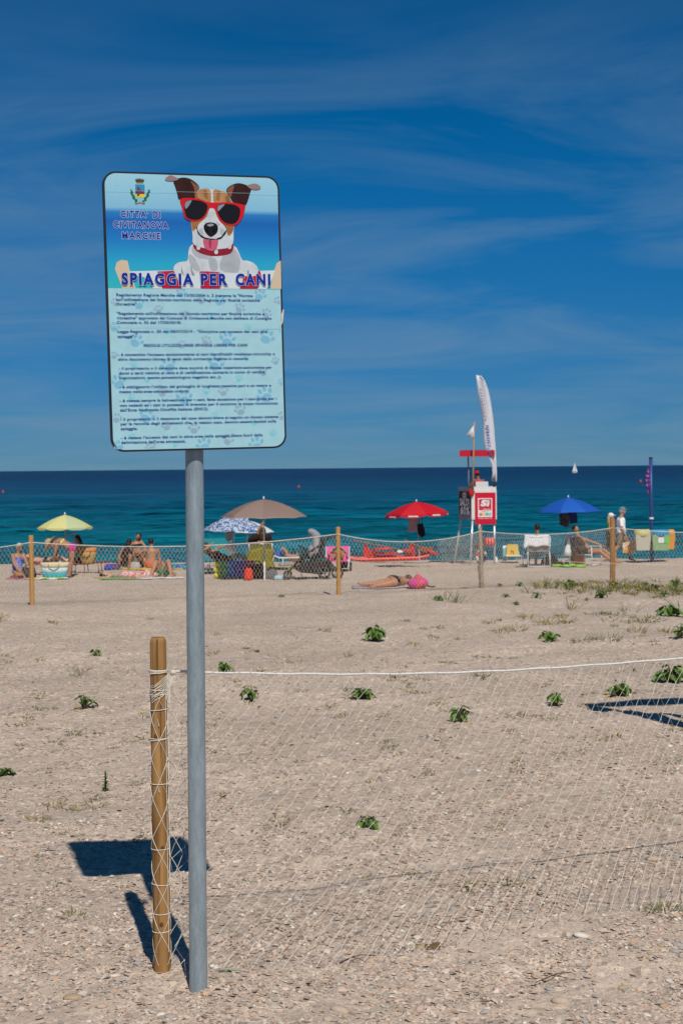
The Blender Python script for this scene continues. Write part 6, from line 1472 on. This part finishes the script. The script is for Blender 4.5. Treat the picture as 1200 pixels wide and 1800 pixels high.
# ------------------------------------------------------------------ on the water
def sea_pt(px, py):
    d = ray(px, py); t = (SEAZ - CAMZ) / d.z; return Vector((d.x * t, d.y * t, SEAZ))
for (px, py), lab in (((6, 866), 'red swim buoy on the sea beyond the kneeling woman'), ((525, 857), 'red swim buoy on the sea beyond the stroller'), ((1125, 847), 'red swim buoy on the sea near the blue pole')):
    p = sea_pt(px, py); r = 2.2 / F * p.y; b = thing('sea_buoy', lab, 'buoy', p, 0, 'buoys on the sea')
    MB().lathe([(r * .5, -r), (r, -r * .2), (r, r * .7), (r * .5, r * 1.5), (r * .1, r * 1.9)], 14).build('float_body', mat('buoy_red', (.55, .05, .02), .4), b, True)
    MB().lathe([(r * .16, r * 1.8), (r * .16, r * 2.5)], 8).build('top_ring', mat('buoy_red', (.55, .05, .02)), b, True)
sp0 = pt(1009.5, 818.5, 900); sp0.z = SEAZ
o = thing('sailing_boat', 'small white sailing boat on the horizon', 'boat', sp0, R(15)); k = 900 / F
MB().tube([(-5 * k, 0, .8 * k), (-3 * k, 0, .6 * k), (2 * k, 0, .6 * k), (5.5 * k, 0, 1.6 * k)], [.5 * k, .9 * k, .9 * k, .15 * k], 10, flat=.7).build('hull', white_m, o, True)
MB().tube([(0, 0, .6 * k), (0, 0, 19 * k)], .12 * k, 6).build('mast', greym, o, True)
sm_ = cloth('sail_white', (.76, .76, .78), var=.03)
MB().prism([(-.2 * k, 2.5 * k), (-.1 * k, 18.6 * k), (-4.6 * k, 2.6 * k)], -.05, .25).build('main_sail', sm_, o)
MB().prism([(.4 * k, 16 * k), (.5 * k, 2.5 * k), (4.8 * k, 2.2 * k)], -.05, .25).build('jib_sail', sm_, o)
MB().tube([(-4.6 * k, 0, 2.3 * k), (0, 0, 2.3 * k)], .1 * k, 6).build('boom', greym, o, True)

# ------------------------------------------------------------------ unseen stand-in off to the right, shaped to throw the striped shadow; kind guessed
def shade():
    def up(px, py, H): g = gp(px, py) if px < 1250 else gp(1250, py) + (gp(1250, py) - gp(1150, py)) * ((px - 1250) / 100); return Vector((g.x + .217 * H, g.y - .87 * H, g.z + H))
    tip = up(1026, 1238, 2.7); ends = [up(1560, 1226, 2.9), up(1560, 1288, 2.8), up(1560, 1352, 2.7)]
    base = Vector((ends[1].x, ends[1].y, float(zg(ends[1].x, ends[1].y))))
    o = thing('shadow_caster', 'unseen stand-in of three straps on posts, added to cast the striped shadow behind the net', 'shade', base, 0)
    wm = wood_material('caster_wood', (.2, .11, .05), (.34, .2, .09))
    for e in ends:
        d = (e - tip).normalized(); s = Vector((0, 0, 1)).cross(d).normalized()
        wd = .105
        MB().tube([tip - base, tip.lerp(e, .12) - base, e - base], [(.03, .012), (wd, .012), (wd, .012)], 8, side=s).build('strap', cloth('caster_strap', (.35, .33, .3)), o)
        zb_ = float(zg(e.x, e.y)) - .2
        MB().tube([Vector((e.x, e.y, zb_)) - base, e - base + Vector((0, 0, .1))], .04, 10).build('post', wm, o, True)
shade()

# ------------------------------------------------------------------ plants in the sand
def leaf_mesh(name, m, seed, lob=True):
    """a heart shaped, toothed leaf folded along its rib; stem end at the origin, tip along +y, unit length"""
    g = random.Random(seed); out = [(0, 0), (.34, -.16), (.56, .04), (.60, .32), (.50, .44), (.50, .60), (.32, .76), (.18, .88), (0, .96)]
    v = []; f = []
    for x, y in out: v.append((x * g.uniform(.9, 1.08), y, abs(x) * .22 - .22 * y * y + .03 * math.sin(9 * y)))
    n = len(out)
    for x, y in out[1:-1]: v.append((-x * g.uniform(.9, 1.08), y, abs(x) * .22 - .22 * y * y + .03 * math.sin(9 * y + 1)))
    ribs = [(0, .2, -.01), (0, .5, -.06), (0, .75, -.14)]; r0 = len(v); v += ribs
    R_ = list(range(1, n - 1)); L_ = list(range(n, 2 * n - 2))
    for S_ in (R_, L_):
        f += [(0, S_[0], r0), (S_[0], S_[1], r0), (S_[1], S_[2], r0), (S_[2], r0 + 1, r0), (S_[2], S_[3], r0 + 1), (S_[3], S_[4], r0 + 1), (S_[4], r0 + 2, r0 + 1), (S_[4], S_[5], r0 + 2), (S_[5], S_[6], r0 + 2), (S_[6], n - 1, r0 + 2)]
    me = bpy.data.meshes.new(name); me.from_pydata(v, [], f); me.update(); me.polygons.foreach_set('use_smooth', [True] * len(f)); me.materials.append(m)
    return me
def leaf_mat(name, c, c2):
    m, t, b = nodes_mat(name); oi = t.nodes.new('ShaderNodeObjectInfo'); mx = t.nodes.new('ShaderNodeMix'); mx.data_type = 'RGBA'
    tcn = t.nodes.new('ShaderNodeTexCoord'); nz = t.nodes.new('ShaderNodeTexNoise'); nz.inputs['Scale'].default_value = 6; t.links.new(tcn.outputs['Object'], nz.inputs['Vector'])
    ad = t.nodes.new('ShaderNodeMath'); ad.operation = 'MULTIPLY_ADD'; ad.inputs[1].default_value = .5; ad.inputs[2].default_value = 0; t.links.new(oi.outputs['Random'], ad.inputs[0])
    a2 = t.nodes.new('ShaderNodeMath'); a2.operation = 'MULTIPLY_ADD'; a2.inputs[1].default_value = .5; t.links.new(nz.outputs[0], a2.inputs[0]); t.links.new(ad.outputs[0], a2.inputs[2])
    t.links.new(a2.outputs[0], mx.inputs[0]); mx.inputs[6].default_value = (*c, 1); mx.inputs[7].default_value = (*c2, 1); t.links.new(mx.outputs[2], b.inputs['Base Color'])
    b.inputs['Roughness'].default_value = .5; b.inputs['Specular IOR Level'].default_value = .35
    return m
GL = leaf_mat('leaf_green', (.055, .130, .022), (.170, .275, .055)); YL = leaf_mat('leaf_yellow', (.55, .34, .02), (.40, .30, .03)); stem_m = mat('plant_stem', (.09, .10, .03), .7)
LEAF = [leaf_mesh('leaf', GL, i) for i in range(4)]; LEAFY = leaf_mesh('leaf', YL, 9)
def weed(px, py, wpx, label, yellow=0, upright=False, joined=False, seed=0):
    g = random.Random(seed * 31 + int(px)); p = gp(px, py, -.005); s = wpx / F * p.y
    o = thing('cocklebur_plant' if not upright else 'sandwort_plant', label, 'plant', p, 0, group='green weeds in the sand')
    st = MB(); items = []; flat_ = g.uniform(.5, 1.0); wide = g.uniform(.85, 1.25)
    if upright:
        H = s * 1.9; st.tube([(0, 0, -.03), (.004, 0, H * .5), (-.003, 0, H)], [.004, .003, .0015], 5)
        for k in range(46):
            h = H * (.10 + .9 * k / 46); a = k * 2.4; items.append((Vector((0, 0, h)), a, g.uniform(-.1, .7), s * .42 * (1.1 - .6 * k / 46), False, .34))
    else:
        n = max(6, min(14, int(wpx / 3.2) + g.randrange(-2, 3)))
        for k in range(n):
            a = k * 2.4 + g.uniform(-.4, .4); r = s * wide * (.06 + .30 * (k / n) ** .6) * g.uniform(.8, 1.1); h = flat_ * s * (.30 + .42 * (1 - k / n)) * g.uniform(.85, 1.15)
            q = Vector((r * math.cos(a), r * math.sin(a), h)); st.tube([(0, 0, -.02), q * .5 + Vector((0, 0, h * .22)), q], [.005 * s / .1, .004 * s / .1, .0022 * s / .1], 5)
            items.append((q, a, g.uniform(-.95, -.1), s * g.uniform(.22, .42), k >= n - yellow, 1.0))
    st.build('stem', stem_m, o, True)
    if upright or joined:
        mb = MB()
        for q, a, el_, L_, yl, wd in items:
            m = Matrix.Translation(q) @ Matrix.Rotation(a - math.pi / 2, 4, 'Z') @ Matrix.Rotation(el_, 4, 'X') @ Matrix.Diagonal((L_ * wd, L_, L_, 1))
            src = LEAF[g.randrange(4)]; mb.add([m @ v.co for v in src.vertices], [tuple(pp.vertices) for pp in src.polygons])
        mb.build('foliage', GL, o, True, fix=False)
    else:
        for q, a, el_, L_, yl, wd in items:
            if yl: q = Vector((q.x * 1.1, q.y - s * .15, s * .12))
            l = link('leaf', LEAFY if yl else LEAF[g.randrange(4)], None, o)
            l.location = q; l.rotation_euler = (el_, g.uniform(-.3, .3), a - math.pi / 2); l.scale = (L_, L_, L_)
            l.rotation_mode = 'XYZ'
W_ = [(150, 1246, 36, 'leafy green weed with a yellow leaf on bare sand beyond the feathery plant', 1), (8, 1364, 38, 'big leafy weed in the sand beyond the dark shadow of the board', 1),
      (440, 1230, 38, 'leafy weed close behind the net nearest to the steel pole', 0), (637, 1229, 42, 'round leafy weed behind the net with one yellow leaf at its foot', 1), (645, 1452, 46, 'dark green leafy weed in the open sand behind the lower net', 0),
      (809, 1269, 40, 'leafy weed behind the net with a bright yellow flower spot', 1), (975, 1241, 34, 'two lobed leafy weed at the tip of the striped shadow', 0), (1088, 1223, 44, 'straggling leafy weed just above the striped shadow', 1),
      (1180, 1199, 52, 'broad leafy weed under the rope beside the striped shadow', 0), (395, 1181, 32, 'leafy weed behind the rope next to the steel pole', 0), (658, 1128, 40, 'wide leafy weed in the sand behind the middle of the rope', 0),
      (963, 1128, 34, 'leafy weed in the sand between the rope and the grass strip', 0), (1174, 1083, 46, 'tall bushy weed below the grass strip by the brown post', 0), (1194, 1122, 34, 'dark leafy weed below the tall bushy weed', 0), (168, 1153, 24, 'small leafy weed in bare sand beyond the wrapped post', 0)]
for i, (a, b_, c, l, y) in enumerate(W_): weed(a, b_, c, l, y, seed=i)
weed(186, 1391, 20, 'upright feathery dark green plant beside the wrapped post', upright=True, seed=50)
SMALL = [(770, 1056, 22), (888, 1050, 15), (942, 1051, 16), (906, 1064, 15), (495, 1050, 12), (452, 1147, 12), (878, 1031, 11), (912, 1031, 14), (958, 1031, 18), (979, 1030, 16), (1003, 1032, 26), (1022, 1031, 14), (1056, 1052, 26), (1080, 1032, 16), (1100, 1031, 15), (1133, 1030, 16), (1150, 1038, 22), (1186, 1032, 24), (1166, 1048, 18), (1113, 1180, 10), (1030, 1056, 10)]
for i, (a, b_, c) in enumerate(SMALL): weed(a, b_, c, 'leafy low weed with a grass tuft below the lone sunbather' if a == 770 else 'tiny weed sprouting alone below the far fence net' if a < 500 else 'small low weed growing in the grass strip by the brown post' if a > 950 and b_ < 1045 else 'small low weed in the sand in front of the grass strip', joined=True, seed=100 + i)

# ------------------------------------------------------------------ dry grass and sprouts
def grass():
    g = random.Random(21); tufts = []
    listed = [(70, 1442, 40, 1), (105, 1464, 24, 1), (135, 1292, 34, 0), (198, 1316, 16, 0), (255, 1304, 22, 0), (140, 1187, 26, 0), (66, 1225, 22, 1), (40, 1274, 20, 1), (95, 1418, 46, 1), (165, 1418, 40, 1), (490, 1448, 44, 1), (1170, 1602, 60, 0), (1140, 1603, 30, 0), (250, 1472, 26, 0), (130, 1614, 34, 0),
              (212, 1778, 14, 0), (695, 1190, 30, 0), (600, 1258, 24, 1), (668, 1260, 24, 1), (745, 1195, 24, 1), (850, 1190, 40, 0), (908, 1260, 34, 0), (1060, 1300, 26, 1), (785, 1165, 24, 1), (700, 1465, 24, 1), (720, 1540, 24, 0), (760, 1545, 20, 1), (820, 1562, 50, 1), (890, 1555, 50, 1), (640, 1545, 20, 1),
              (1075, 1085, 60, 0), (1110, 1075, 50, 0), (1050, 1080, 40, 0), (1140, 1090, 60, 0), (960, 1098, 50, 1), (930, 1085, 40, 1), (905, 1105, 40, 1), (880, 1110, 36, 1), (990, 1090, 44, 1), (1020, 1128, 30, 0), (1065, 1125, 50, 0), (1120, 1108, 40, 1), (1190, 1065, 40, 0), (1000, 1070, 40, 1),
              (860, 1095, 24, 1), (1170, 1110, 36, 1), (785, 1056, 40, 0), (800, 1060, 30, 0), (430, 1550, 20, 0), (365, 1275, 26, 1), (390, 1395, 26, 1), (330, 1270, 24, 0), (520, 1165, 30, 1), (95, 1555, 20, 0), (70, 1505, 20, 0), (960, 1030, 30, 1)]
    for a, b_, w, d in listed: tufts.append((gp(a, b_), w, d))
    for _ in range(240):
        py = random.Random(_ * 7 + 1).uniform(1075, 1480); px = random.Random(_ * 11 + 3).uniform(-150, 1350)
        if px < 600 and g.random() < .45: continue
        tufts.append((gp(px, py), g.uniform(10, 26), g.random() < .6))
    for _ in range(300):                                   # the grassy strip by the brown post
        px = 925 + 420 * g.random() ** .75; py = g.gauss(1032 + .02 * (px - 925), 6)
        tufts.append((gp(px, min(max(py, 1022), 1062)), g.uniform(8, 18), g.random() < .62))
    V, T, C = [], [], []
    for p, w, dry in tufts:
        s = w / F * p.y; n = int(12 + w * .8)
        if p.y > 20: n = 12
        for k in range(n):
            a = g.uniform(0, 6.283); r = s * .55 * g.random() ** .6; ln = min(max(s, .03), .26) * (g.uniform(.15, .5) if p.y < 20 else g.uniform(.5, 1.5)) * (1.7 if g.random() < .06 else 1); bx = p.x + r * math.cos(a); by = p.y + r * math.sin(a) * 1.5
            z = float(zg(bx, by)) - .003 if p.y < 20 else p.z - .01; sp = g.uniform(.3, 1.5); wd = .0011 + .00022 * p.y
            d = Vector((math.cos(a + g.uniform(-.7, .7)), math.sin(a + g.uniform(-.7, .7)), 0)); sd_ = Vector((-d.y, d.x, 0)) * wd
            b0 = Vector((bx, by, z)); m_ = b0 + d * ln * .45 * sp + Vector((0, 0, ln * .35)); t_ = b0 + d * ln * sp + Vector((0, 0, ln * g.uniform(.1, .7)))
            i0 = len(V); V += [b0 - sd_, b0 + sd_, m_ - sd_ * .8, m_ + sd_ * .8, t_]; T += [(i0, i0 + 1, i0 + 3), (i0, i0 + 3, i0 + 2), (i0 + 2, i0 + 3, i0 + 4)]
            base = (.125, .145, .045) if not dry else ((.32, .26, .10) if g.random() < .6 else (.20, .185, .06))
            f_ = g.uniform(.7, 1.25); C += [(base[0] * f_, base[1] * f_, base[2] * f_, 1)] * 5
    me = bpy.data.meshes.new('beach_grass'); me.from_pydata([tuple(v) for v in V], [], T); me.update()
    at = me.color_attributes.new('tint', 'FLOAT_COLOR', 'POINT'); at.data.foreach_set('color', np.array(C, float).ravel())
    tag(link('beach_grass', me, vcol_mat('grass_blade', .7, .2)), 'sparse dry grass and sprouts scattered over the sand', 'grass', kind='stuff')
grass()
# twigs and driftwood
tw = mat('dry_twig', (.085, .055, .035), .9)
for (a, b_, L_, l) in ((760, 1668, .10, 'short flat piece of brown driftwood below the net'), (400, 1710, .05, 'pale green stalk lying on the sand by the steel pole'), (985, 1722, .16, 'thin bent twig on the bare sand in front of the net'), (630, 1690, .12, 'thin forked twig in front of the net foot')):
    p = gp(a, b_); o = thing('driftwood_twig', l, 'twig', p, random.uniform(-.3, .3), 'twigs on the sand')
    if 'driftwood' in l: MB().box((0, 0, .008), (.055, .02, .012)).box((.012, .004, .015), (.03, .014, .010)).build('chip', mat('drift_brown', (.17, .11, .05), .9, bump=.3), o)
    elif 'stalk' in l: MB().tube([(-.03, 0, .008), (0, .003, .012), (.045, 0, .010)], [.004, .0045, .003], 6).build('stalk', mat('pale_stalk', (.30, .34, .27), .8), o, True)
    else: MB().tube([(-L_ * .6, -.02, .004), (-L_ * .2, .0, .016), (L_ * .1, .03, .012), (L_ * .6, .02, .010)], [.0022, .002, .0018, .001], 5).tube([(-L_ * .2, 0, .016), (-L_ * .05, -.03, .02), (L_ * .2, -.04, .008)], [.0018, .0014, .001], 5).build('branch', tw, o, True)
